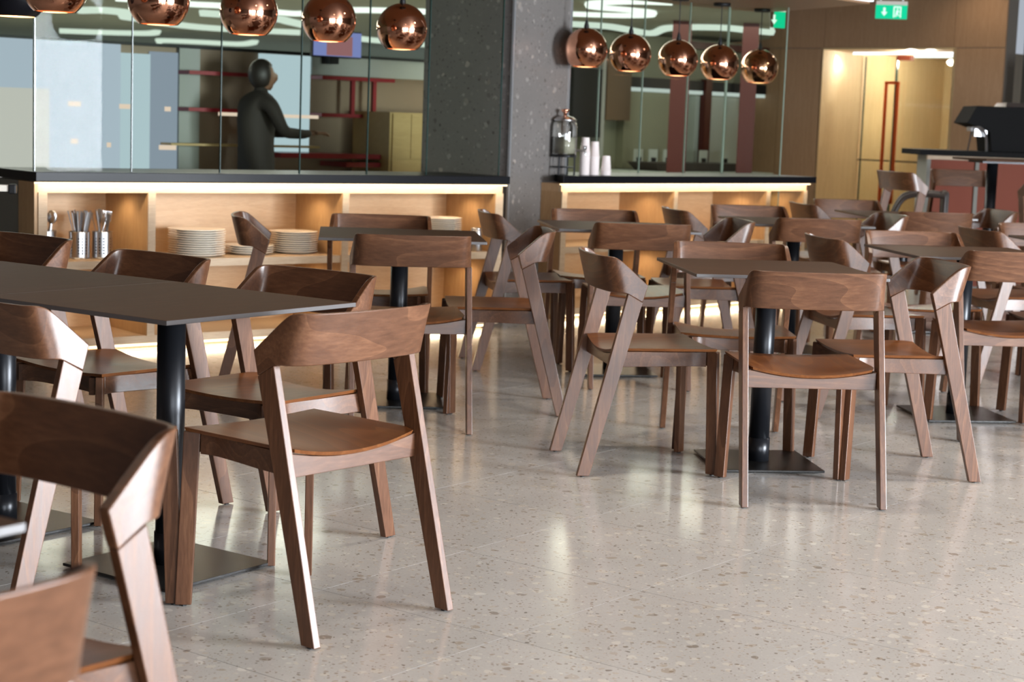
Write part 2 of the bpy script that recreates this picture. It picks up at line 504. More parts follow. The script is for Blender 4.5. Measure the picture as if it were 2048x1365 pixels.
# far wooden wall with the recessed doorway: line x + y = 21.6
WF = Frame(3.12, 18.48, -PI / 4)       # s runs right and nearer, n away from camera
def wxf(o): return WF.xf(o)
wall = bmesh.new()
box(wall, -5.2, -0.03, 0.02, 0.2, 0, 2.95); box(wall, 1.56, 2.09, 0.02, 0.2, 0, 2.95); box(wall, -0.03, 1.56, 0.02, 0.2, 2.09, 2.95)
wb = tag(wxf(obj('wall_back', wall, M_grout)), kind='structure')
def panel(x0, x1, z0, z1, mat=M_wall, y0=0.0, y1=0.02, name='panel'):
    return boxo(name, (x0 + 0.003, x1 - 0.003, y0, y1, z0 + 0.003, z1 - 0.003), mat, wb)
for x0, x1 in ((-5.2, -4.0), (-4.0, -2.8), (-2.8, -1.6), (-1.6, -0.55), (-0.55, 0.0), (1.53, 2.09)):
    panel(x0, x1, 0, 2.09); panel(x0, x1, 2.09, 2.95)
panel(0.0, 1.53, 2.09, 2.95)
# recess lining
for (x0, x1, y0, y1) in ((-0.029, 0.0, 0.0, 2.4), (1.53, 1.559, 0.0, 2.4)):
    boxo('jamb_panel', (x0, x1, y0, y1, 0, 2.09), M_pale, wb)
boxo('recess_ceiling', (0, 1.53, 0.0, 2.4, 2.075, 2.09), M_pale, wb)
boxo('end_panel', (0.75, 1.53, 1.35, 1.38, 0, 2.07), M_pale, wb)
boxo('end_panel', (0.0, 1.53, 2.35, 2.4, 0, 2.07), M_pale, wb)
boxo('ceiling_strip', (0.02, 1.51, 0.50, 0.53, 2.05, 2.074), E_cool, wb)
boxo('ceiling_strip', (0.35, 1.51, 1.15, 1.18, 2.05, 2.074), E_cool, wb)
# glass double door
dr = wxf(thing('door_1', (0, 0, 0), 0, None, None)); tag(dr, kind='structure')
for x0, x1 in ((0.03, 0.415), (0.425, 1.50)):
    boxo('door_leaf', (x0, x1, 0.73, 0.742, 0.02, 2.04), M_doorglass, dr)
for x in (0.415, 0.425, 1.49, 0.03):
    boxo('glass_edge', (x - 0.004, x + 0.004, 0.726, 0.746, 0.02, 2.04), M_glassedge, dr)
boxo('lock_rail', (-0.0, 0.40, 0.724, 0.730, 0.94, 0.955), M_dark, dr)
boxo('lock_rail', (0.44, 1.50, 0.724, 0.730, 0.94, 0.955), M_dark, dr)
boxo('pivot', (0.44, 0.60, 0.70, 0.77, 2.0, 2.05), M_redpanel, dr)
for hx in (0.33,):
    bm = bmesh.new()
    for dz in (0.50, 1.75): box(bm, hx, hx + 0.17, 0.66, 0.685, dz, dz + 0.03)
    box(bm, hx, hx + 0.028, 0.66, 0.685, 0.50, 1.78); box(bm, hx + 0.142, hx + 0.17, 0.66, 0.685, 0.50, 1.78)
    tag(obj('door_handle', bm, M_copmatte, dr), label='tall rectangular copper pull handle')
boxo('latch_box', (1.38, 1.46, 0.70, 0.73, 1.52, 1.58), M_dark, dr)
spot('recess_spot', (3.30, 18.62, 2.04), (0.35, 0.25, -1.2), 22, (1.0, 0.86, 0.66), 1.7, 0.9)
spot('recess_spot', (4.25, 18.75, 2.03), (-0.02, 0.25, -1.2), 30, (1.0, 0.86, 0.66), 1.7, 0.9)
point('corridor_fill', (3.95, 18.15, 2.0), 17, (1.0, 0.92, 0.82), 0.03)  # fill points added to brighten the corridor, without fixtures
point('corridor_fill', (4.30, 18.80, 1.98), 38, (1.0, 0.92, 0.82), 0.03)
spot('wall_wash', (4.15, 16.7, 2.9), (0.12, 0.35, -1.0), 20, (1.0, 0.82, 0.60), 1.9, 0.9)
# grey wall beyond the corner
bm = bmesh.new(); box(bm, 2.09, 9.5, 0.35, 0.5, 0, 2.95)
tag(wxf(obj('wall_corner', bm, M_grey)), kind='structure')

# hall behind the glass: ceiling, walls
hc = bmesh.new(); poly_prism(hc, [(-12, 8), (-4.0, 8.35), (1.36, 13.1), (1.78, 13.0), (2.52, 18.2), (-0.4, 30), (-12, 30)], 2.15, 2.25)
tag(obj('ceiling_hall', hc, M_hallceil), kind='structure')
hw = bmesh.new(); box(hw, -3.0, 12.0, 6.4, 6.5, 0, 2.15)
bm = bmesh.new(); box(bm, -9, 16, 17.0, 17.2, 0, 2.15)
tag(LF.xf(obj('wall_hall', bm, M_hallwall)), kind='structure')
bm = bmesh.new(); box(bm, 3.7, 7.6, 4.2, 4.35, 0, 2.12)
hwr = tag(RF.xf(obj('wall_kitchen', bm, M_hallwall)), kind='structure')
area('hall_fill', (-2.4, 14.0, 2.12), (0, 0, -1), 2.4, 1.2, 82.5, (1.0, 0.98, 0.9))  # area lamps added to brighten the hall, without fixtures
area('hall_fill', (-4.5, 12.5, 2.12), (0, 0, -1), 2.4, 1.2, 67.5, (1.0, 0.98, 0.9))
area('hall_fill', (-4.0, 19.0, 2.12), (0, 0, -1), 2.4, 1.2, 165.0, (1.0, 0.98, 0.9))
area('hall_fill', (0.4, 14.2, 2.12), (0, 0, -1), 2.4, 1.2, 67.5, (1.0, 0.98, 0.88))
area('hall_fill', (1.6, 15.6, 2.12), (0, 0, -1), 2.4, 1.2, 45.0, (1.0, 0.98, 0.88))


# ================================================================ COUNTERS
def counter(F, L, divs, side, label, llabel, spots, endwall):
    cab = F.xf(thing('shelf_cabinet', (0, 0, 0), 0, label, 'cabinet', 'open shelf cabinets under the black counters'))
    D = 0.52
    x0, x1 = divs[0][0], divs[-1][1]
    def part(n, dims, m, bev=0.0): return boxo(n, dims, m, cab, bevel=bev)
    part('back_panel', (x0, x1, D - 0.02, D, 0.07, 0.86), M_oakH)
    part('top_rail', (x0, x1, 0.022, 0.045, 0.808, 0.855), M_frame)
    part('top_board', (x0, x1, 0.045, D - 0.02, 0.81, 0.86), M_oakH)
    part('bottom_board', (x0, x1, 0.022, D - 0.02, 0.035, 0.075), M_frame)
    part('plinth', (x0 + 0.05, x1 - 0.05, 0.12, 0.14, 0.0, 0.035), M_oakV)
    part('floor_strip', (x0 + 0.05, x1 - 0.05, 0.095, 0.118, 0.012, 0.032), E_strip)
    part('counter_strip', (x0 - 0.02, x1 + 0.02, 0.004, 0.016, 0.853, 0.860), E_strip)
    for a, b in divs: part('divider', (a, b, 0.022, D - 0.02, 0.075, 0.81), M_oakV)
    for a, b in divs: part('divider_edge', (a, b, 0.012, 0.0215, 0.075, 0.81), M_frame)
    for (a0, a1), (b0, b1) in zip(divs, divs[1:]):
        part('shelf', (a1 + 0.001, b0 - 0.001, 0.022, D - 0.02, 0.425, 0.465), M_frame)
        sx = b0 - 0.13
        for zz in (0.806, 0.421):
            bm = bmesh.new(); lathe(bm, [(0.022, 0), (0.022, 0.004)], 16)
            o = obj('downlight', bm, E_spot, cab, loc=(sx, 0.24, zz))
    return cab


ldiv = [(0.018, 0.064), (0.608, 0.650), (1.786, 1.828), (2.857, 2.913)]
rdiv = [(0.006, 0.052), (1.086, 1.122), (2.097, 2.138), (2.534, 2.574)]
cabL = counter(LF, LLEN, ldiv, 0, 'pale oak open shelf cabinet under the black counter left of the stone pillar', '', 3, True)
cabR = counter(RF, RLEN, rdiv, 0, 'pale oak open shelf cabinet under the black counter right of the stone pillar', '', 3, True)
WARM = (1.0, 0.76, 0.48)
for F, divs in ((LF, ldiv), (RF, rdiv)):
    R2 = Matrix.Rotation(F.a, 2)
    for (a0, a1), (b0, b1) in zip(divs, divs[1:]):
        for zz in (0.80, 0.415):
            p = F.o + R2 @ Vector((b0 - 0.13, 0.24))
            spot('shelf_spot', (p.x, p.y, zz), (math.cos(F.a) * 0.25, math.sin(F.a) * 0.25, -1), 1.6 if b0 - a1 > 0.5 else 1.1, WARM, 2.3, 0.7, 0.015)
            c = F.o + R2 @ Vector(((a1 + b0) / 2, 0.05))
    L = divs[-1][1] - divs[0][0]
    c = F.o + R2 @ Vector(((divs[0][0] + divs[-1][1]) / 2, -0.015))
    area('counter_strip_light', (c.x, c.y, 0.855), (-math.sin(F.a) * 0.5, math.cos(F.a) * 0.5, -1), L, 0.015, 4.5 * L / 2.9, WARM).rotation_euler = (Vector((0, 0.42, -1)).to_track_quat('-Z', 'Y').to_matrix().to_4x4(), )[0].to_euler()
# orient the long strip lights along their counters
for o in [x for x in bpy.data.objects if x.name.startswith('counter_strip_light')]:
    F = LF if o.location.x < 0 else RF
    o.rotation_euler = (Matrix.Rotation(F.a, 3, 'Z') @ Matrix.Rotation(0.45, 3, 'X')).to_euler()
for F, divs in ((LF, ldiv), (RF, rdiv)):
    R2 = Matrix.Rotation(F.a, 2)
    c = F.o + R2 @ Vector(((divs[0][0] + divs[-1][1]) / 2, 0.085))
    l = area('floor_strip_light', (c.x, c.y, 0.032), (0, 0, -1), divs[-1][1] - 0.1, 0.02, 6, WARM)
    l.rotation_euler = (Matrix.Rotation(F.a, 3, 'Z') @ Matrix.Rotation(-0.6, 3, 'X')).to_euler()
    # soft fill from the shelf downlights across each compartment
    for (a0, a1), (b0, b1) in zip(divs, divs[1:]):
        for zz in (0.79, 0.41):
            c = F.o + R2 @ Vector(((a1 + b0) / 2, 0.2))
            l = area('shelf_light', (c.x, c.y, zz), (0, 0, -1), (b0 - a1) * 0.85, 0.12, 0.95 * (b0 - a1), WARM)
            l.rotation_euler = (0, 0, F.a)

sl = bmesh.new(); box(sl, 0.0, LLEN, 0.0, 0.58, 0.865, 0.91)
tag(LF.xf(obj('countertop', sl, M_slab, bevel=0.002)), 'long black stone counter top left of the pillar, under the glass', 'countertop', 'black counter tops')
sl = bmesh.new(); hexa(sl, [(0, 0, 0.865), (RLEN, 0, 0.865), (RLEN, 0.6, 0.865), (0.56, 0.6, 0.865), (0.30, 0.42, 0.865)], [(0, 0, 0.91), (RLEN, 0, 0.91), (RLEN, 0.6, 0.91), (0.56, 0.6, 0.91), (0.30, 0.42, 0.91)])
tag(RF.xf(obj('countertop', sl, M_slab, bevel=0.002)), 'shorter black stone counter top right of the pillar, with dispenser and cups', 'countertop', 'black counter tops')
boxo('end_panel', (0.0, 0.0175, 0.02, 0.21, 0.0, 0.86), M_oakV, cabL)
boxo('end_body', (0.004, 0.0175, 0.211, 0.50, 0.0, 0.86), M_grey, cabL)
# steel trolley rail at the left edge
rl = thing('tray_trolley', (-2.42, 8.0, 0), 0.2, 'grey steel trolley with white rail at the left counter end', 'trolley')
boxo('frame', (-0.6, 0.02, 0.1, 0.5, 0.15, 0.80), M_grey, rl)
boxo('rail', (-0.6, 0.105, 0.0, 0.05, 0.838, 0.868), M_white, rl, bevel=0.004)
boxo('rail_cap', (0.105, 0.14, -0.008, 0.058, 0.828, 0.872), M_dark, rl, bevel=0.006)
boxo('upright', (0.03, 0.045, 0.06, 0.075, 0.0, 0.92), M_steel, rl)
for x in (-0.55, -0.02):
    for y in (0.14, 0.46):
        bm = bmesh.new(); lathe(bm, [(0.02, 0), (0.02, 0.15)], 10); obj('leg', bm, M_steel, rl, loc=(x, y, 0))

# glass partitions
def glassrun(F, seams, n, z0, z1, label, darkfirst=False):
    g = F.xf(thing('glass_partition', (0, 0, 0), 0, label, 'glass partition'))
    for i, (a, b) in enumerate(zip(seams, seams[1:])):
        boxo('glass_panel', (a + 0.004, b - 0.004, n - 0.005, n + 0.005, z0, z1), M_glass, g)
    for i, s in enumerate(seams):
        boxo('panel_edge', (s - 0.0022, s + 0.0022, n - 0.006, n + 0.006, z0, z1), M_glassedge if F is LF else M_glassedgeL, g)
    return g
glassrun(LF, [0.03, 0.55, 1.06, 1.55, 1.99, 2.40, 2.93], 0.09, 0.911, 2.10, 'clear glass partition of tall panels standing on the left counter')
glassrun(RF, [0.02, 0.40, 0.83, 1.27, 1.75, 2.18], 0.5, 0.911, 2.10, 'clear glass partition of tall panels behind cups on the right counter')
G2 = Frame(1.49, 12.90, -0.55)
g2 = glassrun(G2, [0.0, 0.45], 0.0, 0.0, 2.10, 'narrow glass return panel at the right end of the right counter')
LG = Frame(-2.375, 8.668, 0.678 + PI / 2)
glassrun(LG, [0.006, 0.46], 0.0, 0.911, 2.10, 'glass panels turning the corner at the left end of the left counter')

# ================================================================ HALL BEHIND THE LEFT GLASS (screen wall 3 m behind the counter, glowing panes imitate window reflections)
sw = bmesh.new(); box(sw, 0.2, 4.9, 3.0, 3.08, 0, 1.66)
scr = tag(LF.xf(obj('screen_wall', sw, M_umber)), 'low umber screen wall with shelves behind the left glass partition', 'screen wall')
def sp(name, s0, s1, z0, z1, mat, y0=2.97, y1=2.999, label=None):
    o = boxo(name, (s0, s1, y0, y1, z0, z1), mat, scr)
    if label: o['label'] = label
    return o
sp('pane', 0.3, 1.90, 0.2, 1.66, E_blue, label='pale blue glowing pane standing in for a window reflection')  # blue panes glow in place of windows mirrored in the glass
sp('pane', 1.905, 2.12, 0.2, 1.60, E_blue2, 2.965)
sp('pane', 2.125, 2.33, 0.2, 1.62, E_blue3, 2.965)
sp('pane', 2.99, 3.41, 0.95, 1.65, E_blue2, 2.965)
sp('pane', 0.2, 1.37, 0.2, 1.335, E_offw, 2.93, 2.96, 'cream pane with a glow put into its colour')
sp('frame_strip', 2.34, 2.50, 0.2, 1.66, M_hallgrey, 2.96)
sp('upper_panel', 3.42, 4.6, 1.52, 1.66, M_hallgrey, 2.96)
sp('top_edge', 0.3, 4.9, 1.655, 1.675, M_dark, 2.95, 3.0)
for z, a, b in ((1.475, 2.33, 2.99), (1.485, 3.41, 4.05), (1.222, 2.33, 3.02), (1.215, 3.41, 3.78)):
    sp('red_shelf', a, b, z, z + 0.026, M_red, 2.80, 2.96)
for a in (3.68, 3.87): sp('red_post', a, a + 0.03, 1.24, 1.49, M_red, 2.82, 2.85)
sp('shelf_light', 2.56, 3.37, 1.198, 1.222, E_pink, 2.78, 2.80)
for a, b, z in ((2.92, 3.80, 0.92), (3.47, 3.84, 0.86)):
    sp('red_ledge', a, b, z, z + 0.035, M_red, 2.55, 2.9)
sp('low_ledge', 2.2, 3.4, 0.985, 1.0, M_block, 2.8, 2.96)
for a, z, wd in ((1.50, 1.228, 0.08), (1.87, 1.222, 0.07), (2.21, 1.215, 0.035), (1.52, 0.98, 0.04), (2.17, 0.95, 0.12), (1.78, 0.96, 0.02)):
    sp('shelf_tag', a, a + wd, z, z + 0.032, E_pink, 2.90, 2.925)
bl = LF.xf(thing('wooden_box', (0, 0, 0), 0, 'olive oak box cupboard behind the left glass beside the pillar', 'cupboard'))
boxo('body', (3.77, 4.6, 2.45, 2.93, 0, 1.265), M_block, bl)
boxo('door', (3.79, 3.95, 2.435, 2.449, 0.93, 1.255), M_block, bl)
boxo('door', (3.955, 4.6, 2.435, 2.449, 0.93, 1.255), M_block, bl)
boxo('drawer', (3.79, 4.6, 2.435, 2.449, 0.5, 0.925), M_block, bl)
tv = LF.xf(thing('television', (0, 0, 0), 0, 'wall television with blue picture seen through the left glass', 'television'))
boxo('screen', (3.34, 3.74, 2.80, 2.82, 1.655, 1.83), E_tv, tv)
boxo('picture', (3.44, 3.66, 2.795, 2.80, 1.66, 1.80), E_tv2, tv)
boxo('housing', (3.33, 3.75, 2.82, 2.85, 1.645, 1.84), M_dark, tv)
boxo('bracket', (3.50, 3.58, 2.85, 3.0, 1.60, 1.78), M_dark, tv)

# dark figure built behind the glass in place of a person's reflection
pr = LF.xf(thing('person', (0, 0, 0), 0, 'person in dark clothes standing in for a reflection in the left glass, sideways with hands held out', 'person'))
def skin_body(name, verts, edges, mat, parent, sub=2):
    me = bpy.data.meshes.new(name)
    me.from_pydata([v[0] for v in verts], edges, [])
    o = bpy.data.objects.new(name, me); COL.objects.link(o); o.parent = parent
    me.materials.append(mat)
    sk = o.modifiers.new('skin', 'SKIN'); sk.use_smooth_shade = True
    for i, v in enumerate(verts):
        r = v[1]; rr = r if isinstance(r, tuple) else (r, r)
        me.skin_vertices[0].data[i].radius = rr
    me.skin_vertices[0].data[0].use_root = True
    s = o.modifiers.new('sub', 'SUBSURF'); s.levels = sub; s.render_levels = sub
    return o
PX, PY = 2.66, 2.45
V = [((PX, PY, 0.86), (0.15, 0.11)), ((PX, PY, 1.05), (0.14, 0.10)), ((PX, PY, 1.22), (0.16, 0.105)), ((PX + 0.01, PY, 1.31), (0.11, 0.08)), ((PX + 0.03, PY, 1.37), 0.05), ((PX + 0.035, PY, 1.43), 0.05),
     ((PX + 0.02, PY - 0.17, 1.28), 0.055), ((PX + 0.10, PY - 0.2, 1.10), 0.045), ((PX + 0.30, PY - 0.14, 1.09), 0.034), ((PX + 0.36, PY - 0.12, 1.10), 0.026),
     ((PX + 0.02, PY + 0.17, 1.28), 0.055), ((PX + 0.10, PY + 0.2, 1.10), 0.045), ((PX + 0.30, PY + 0.10, 1.09), 0.034), ((PX + 0.36, PY + 0.08, 1.10), 0.026),
     ((PX, PY - 0.09, 0.76), 0.09), ((PX + 0.01, PY - 0.1, 0.44), 0.06), ((PX - 0.01, PY - 0.1, 0.08), 0.042), ((PX + 0.12, PY - 0.11, 0.04), 0.035),
     ((PX, PY + 0.09, 0.76), 0.09), ((PX + 0.01, PY + 0.1, 0.44), 0.06), ((PX - 0.01, PY + 0.1, 0.08), 0.042), ((PX + 0.12, PY + 0.11, 0.04), 0.035)]
Eg = [(0, 1), (1, 2), (2, 3), (3, 4), (4, 5), (3, 6), (6, 7), (7, 8), (8, 9), (3, 10), (10, 11), (11, 12), (12, 13), (0, 14), (14, 15), (15, 16), (16, 17), (0, 18), (18, 19), (19, 20), (20, 21)]
skin_body('body', V, Eg, M_cloth, pr)
bm = bmesh.new()
bmesh.ops.create_uvsphere(bm, u_segments=24, v_segments=18, radius=0.088)
for v in bm.verts:
    x, y, z = v.co
    v.co = Vector((x * 0.92 + (0.012 if x > 0 and abs(z) < 0.03 and abs(y) < 0.02 else 0), y * 0.76, z * 1.15 - (0.015 * (1 if x > 0.05 and z < -0.04 else 0))))
    if x > 0.08 and abs(y) < 0.03 and -0.035 < z < 0.02: v.co.x += 0.022
hd = obj('head', bm, M_skin, pr, smooth=True, loc=(PX + 0.05, PY, 1.475))
bm = bmesh.new(); bmesh.ops.create_uvsphere(bm, u_segments=20, v_segments=14, radius=0.098)
for v in list(bm.verts):
    if v.co.x > 0.045 and v.co.z < 0.05: v.co *= 0.8
    v.co.y *= 0.8; v.co.z *= 1.1
obj('hair', bm, M_hair, pr, smooth=True, loc=(PX + 0.035, PY, 1.49))
for sy in (-1, 1):
    hx, hy, hz = PX + 0.38, PY - 0.02 + sy * 0.10, 1.10
    vv = [((hx, hy, hz), (0.028, 0.016)), ((hx + 0.05, hy, hz), (0.032, 0.014))]
    ee = [(0, 1)]
    for k in range(4):
        b0 = len(vv); oy = (k - 1.5) * 0.018; ln = (0.8, 1.0, 0.95, 0.75)[k]
        vv += [((hx + 0.085, hy + oy, hz + 0.004), 0.009), ((hx + 0.085 + 0.03 * ln, hy + oy, hz - 0.004), 0.008), ((hx + 0.085 + 0.048 * ln, hy + oy, hz - 0.02), 0.006)]
        ee += [(1, b0), (b0, b0 + 1), (b0 + 1, b0 + 2)]
    b0 = len(vv); vv += [((hx + 0.03, hy - sy * 0.035, hz + 0.006), 0.010), ((hx + 0.06, hy - sy * 0.05, hz + 0.004), 0.008)]
    ee += [(0, b0), (b0, b0 + 1)]
    skin_body('hand', vv, ee, M_skin, pr, 1)

# LED lines on the hall ceiling
def led(pts, r, mat, label, closed=False):
    bm = bmesh.new(); tube(bm, crom([(x, y, 2.135) for x, y in pts], 6) if not closed else [(x, y, 2.135) for x, y in pts], r, 6, closed)
    tag(obj('ceiling_led_line', bm, mat), label, 'ceiling light', None)
led([(-4.21, 16.94), (-3.95, 16.75), (-3.80, 17.1), (-3.98, 17.7), (-3.9, 18.2), (-3.7, 19.2), (-3.35, 19.7), (-2.5, 19.97)], 0.05, E_white2, 'winding white light line on the hall ceiling, above the second pendant')
led([(-5.69, 21.89), (-5.2, 21.91), (-4.61, 21.73), (-4.37, 21.3)], 0.05, E_white2, 'short wavy light line on the hall ceiling at far left')
led([(-4.99, 24.5), (-4.84, 23.92), (-4.34, 23.98), (-3.84, 24.17), (-3.5, 23.3)], 0.05, E_white2, 'farthest crooked light line on the hall ceiling')
led([(-3.4, 14.9), (-2.87, 15.35), (-2.59, 15.46), (-2.21, 16.15), (-1.98, 16.17), (-1.5, 15.39), (-0.84, 15.21)], 0.035, E_white, 'bright zigzag light line on the hall ceiling behind the copper pendants')
led([(-3.0, 16.6), (-2.42, 17.06), (-2.31, 17.66), (-2.21, 18.52), (-2.02, 20.78), (-1.21, 22.14)], 0.05, E_white2, 'long faint light line on the hall ceiling running to the pillar')
led([(1.08, 13.03), (0.77, 13.09), (0.53, 13.39), (0.49, 13.7), (0.59, 13.89), (0.83, 14.06), (1.02, 14.28), (1.03, 14.61), (0.8, 14.82), (0.38, 14.86)], 0.028, E_white, 'bright looping light line on the ceiling right of the pillar')
led([(0.2, 16.3), (0.43, 16.3), (0.8, 16.5), (1.24, 17.45), (1.34, 16.35), (1.76, 16.0), (2.07, 16.3), (2.3, 16.5)], 0.04, E_white2, 'gently curved light line behind the right-hand pendants')

# ================================================================ KITCHEN BEHIND THE RIGHT GLASS
def kp(name, s0, s1, z0, z1, mat, y0=4.15, y1=4.199):
    return boxo(name, (s0, s1, y0, y1, z0, z1), mat, hwr)
for k, (x, y, wd, lb) in enumerate(((1.39, 15.6, 0.165, 'left of the two red-brown columns behind the right glass'), (1.99, 15.6, 0.14, 'right of the two red-brown columns behind the right glass'))):
    o = boxo('red_column', (-wd / 2, wd / 2, -0.05, 0.05, 0, 2.149), M_redwood, loc=(x, y, 0), rz=-0.1, bevel=0.003)
    tag(o, lb, 'column', 'red-brown columns')
kp('red_beam', 6.0, 7.3, 2.02, 2.09, M_redwood, 4.0, 4.14)
kp('door_frame', 6.30, 6.40, 0.6, 1.72, M_redwood, 4.02, 4.09)
kp('dark_band', 5.10, 7.54, 1.60, 1.70, M_dark, 4.05)
kp('light_line', 5.10, 7.54, 1.565, 1.60, emit('cool_line', (0.8, 0.9, 0.9, 1), 0.7), 4.06)
kp('brown_panel', 4.77, 5.12, 1.27, 1.95, M_brownpanel, 4.0)
kp('black_panel', 4.30, 4.70, 1.10, 1.75, M_dark, 4.0)
kp('grey_frame', 4.70, 4.75, 0.9, 1.95, M_grey, 4.0)
kp('frosted_panel', 6.24, 7.04, 0.6, 1.55, M_frost, 4.1)
kp('frosted_panel', 7.36, 7.6, 0.6, 1.50, M_frost, 4.1)
kp('backsplash', 5.15, 5.88, 0.8, 1.56, M_hallwall, 4.1)
kp('upright_light', 6.84, 6.87, 1.42, 1.72, emit('tube_line', (0.85, 0.95, 0.9, 1), 0.5), 3.9, 3.93)
kc = RF.xf(thing('kitchen_counter', (0, 0, 0), 0, 'pale grey back counter behind the right glass partition', 'counter'))
boxo('worktop', (4.5, 6.55, 3.3, 3.94, 0.77, 0.80), M_frost, kc)
boxo('cupboard', (4.5, 6.53, 3.36, 3.92, 0.0, 0.77), M_hallwall, kc)
tr = RF.xf(thing('serving_tray', (0, 0, 0), 0, 'dark wide serving tray on the back counter behind the right glass', 'tray'))
bm = bmesh.new()
hexa(bm, [(5.0, 3.5, 0.80), (6.2, 3.5, 0.80), (6.2, 3.8, 0.80), (5.0, 3.8, 0.80)], [(4.92, 3.46, 0.88), (6.3, 3.46, 0.88), (6.3, 3.84, 0.88), (4.92, 3.84, 0.88)])
obj('basket', bm, M_tray, tr)
for k, s in enumerate((5.05, 5.27, 5.49, 6.05, 6.4)):
    cdn = RF.xf(thing('menu_card', (0, 0, 0), 0, ('framed white card with dark drink symbol, %s on the back counter' % ('leftmost', 'second from left', 'middle', 'fourth from left', 'rightmost')[k]), 'card', 'drink cards on the back counter'))
    boxo('card', (s, s + 0.13, 3.86, 3.87, 0.805, 1.0), M_frost, cdn)
    bm = bmesh.new(); hexa(bm, [(s + 0.04, 3.85, 0.86), (s + 0.09, 3.85, 0.86), (s + 0.09, 3.859, 0.86), (s + 0.04, 3.859, 0.86)], [(s + 0.03, 3.85, 0.92), (s + 0.10, 3.85, 0.92), (s + 0.10, 3.859, 0.92), (s + 0.03, 3.859, 0.92)])
    obj('symbol', bm, M_dark, cdn)

# ================================================================ EXIT SIGNS
def exit_sign(loc, rz, wd, ht, label, rod):
    e = thing('exit_sign', loc, rz, label, 'exit sign', 'green exit signs')
    boxo('housing', (-wd / 2, wd / 2, 0.0, 0.03, 0, ht), E_green, e)
    boxo('top_rail', (-wd / 2, wd / 2, -0.005, 0.035, ht, ht + 0.035), M_white, e)
    bm = bmesh.new(); s = ht
    def flat(pts):
        hexa(bm, [(x * s, -0.003, z * s) for x, z in pts], [(x * s, -0.0005, z * s) for x, z in pts])
    ax = -0.52
    flat([(ax - 0.07, 0.80), (ax + 0.07, 0.80), (ax + 0.07, 0.45), (ax - 0.07, 0.45)])
    flat([(ax - 0.22, 0.48), (ax + 0.22, 0.48), (ax, 0.2)])
    obj('arrow', bm, E_sign, e)
    if wd > 0.2:
        bm = bmesh.new(); ax = 0.42
        flat([(ax - 0.28, 0.1), (ax - 0.20, 0.1), (ax - 0.20, 0.9), (ax - 0.28, 0.9)])
        flat([(ax - 0.28, 0.82), (ax + 0.28, 0.82), (ax + 0.28, 0.9), (ax - 0.28, 0.9)])
        flat([(ax + 0.20, 0.1), (ax + 0.28, 0.1), (ax + 0.28, 0.9), (ax + 0.20, 0.9)])
        obj('doorway', bm, E_sign, e)
        bm = bmesh.new()
        flat([(ax - 0.03, 0.68), (ax + 0.07, 0.68), (ax + 0.07, 0.78), (ax - 0.03, 0.78)])
        flat([(ax - 0.10, 0.40), (ax + 0.04, 0.40), (ax + 0.06, 0.64), (ax - 0.06, 0.64)])
        flat([(ax + 0.02, 0.56), (ax + 0.17, 0.46), (ax + 0.17, 0.52), (ax + 0.04, 0.64)])
        flat([(ax - 0.14, 0.14), (ax - 0.07, 0.14), (ax + 0.01, 0.42), (ax - 0.10, 0.42)])
        flat([(ax - 0.02, 0.42), (ax + 0.05, 0.42), (ax + 0.14, 0.22), (ax + 0.08, 0.19)])
        obj('running_figure', bm, E_sign, e)
    for x in (-wd * 0.35, wd * 0.35):
        boxo('rod', (x - 0.004, x + 0.004, 0.011, 0.019, ht + 0.035, rod - loc[2]), M_steel, e)
exit_sign((3.39, 16.5, 2.29), -0.12, 0.285, 0.125, 'green illuminated exit sign with arrow hanging before the wooden wall', 2.95)
exit_sign((1.935, 13.45, 2.0), 0.5, 0.085, 0.12, 'small green exit sign imitating a reflection by the glass corner above the last pendant', 2.149)  # second sign built in place of a reflection in the glass
# dark camera dome at the ceiling right
bm = bmesh.new(); bmesh.ops.create_uvsphere(bm, u_segments=16, v_segments=10, radius=0.05)
tag(obj('ceiling_camera', bm, M_dark, smooth=True, loc=(4.05, 16.3, 2.66)), 'small dark dome camera on the wooden wall near the ceiling', 'camera')

# ================================================================ PENDANTS
def pendant():
    t = thing('pendant_lamp', (0, 0, 0), 0, '', 'pendant lamp', 'copper globe pendants over the counters')
    R = 0.135
    prof = []
    a0 = math.asin(-0.105 / R)
    for k in range(25):
        a = a0 + (PI / 2 - a0) * k / 24
        prof.append((max(R * math.cos(a), 0.012), R * math.sin(a)))
    inner = [(max(r - 0.003, 0.010), z * 0.978) for r, z in reversed(prof)]
    bm = bmesh.new(); lathe(bm, prof, 40, False, False)
    obj('globe', bm, M_copper, t, smooth=True)
    bm = bmesh.new(); lathe(bm, inner, 32, False, False); obj('liner', bm, M_copmatte, t, smooth=True)
    bm = bmesh.new(); bmesh.ops.create_uvsphere(bm, u_segments=16, v_segments=12, radius=0.045)
    obj('bulb', bm, E_bulb, t, smooth=True, loc=(0, 0, -0.035))
    bm = bmesh.new(); lathe(bm, [(0.082, -0.102), (0.07, -0.105), (0.05, -0.107)], 32, False, False)
    obj('reflector_ring', bm, E_glow, t, smooth=True)
    bm = bmesh.new(); lathe(bm, [(0.05, -0.107), (0.02, -0.109), (0.001, -0.1095)], 28, False, True)
    obj('diffuser', bm, E_glow2, t, smooth=True)
    bm = bmesh.new(); lathe(bm, [(0.016, 0.128), (0.016, 0.145), (0.008, 0.175), (0.008, 0.18)], 14)
    obj('cap', bm, M_dark, t, smooth=True)
    bm = bmesh.new(); lathe(bm, [(0.0035, 0.17), (0.0035, 0.50)], 8); cord = obj('cord', bm, M_dark, t)
    return t
pend0 = pendant()
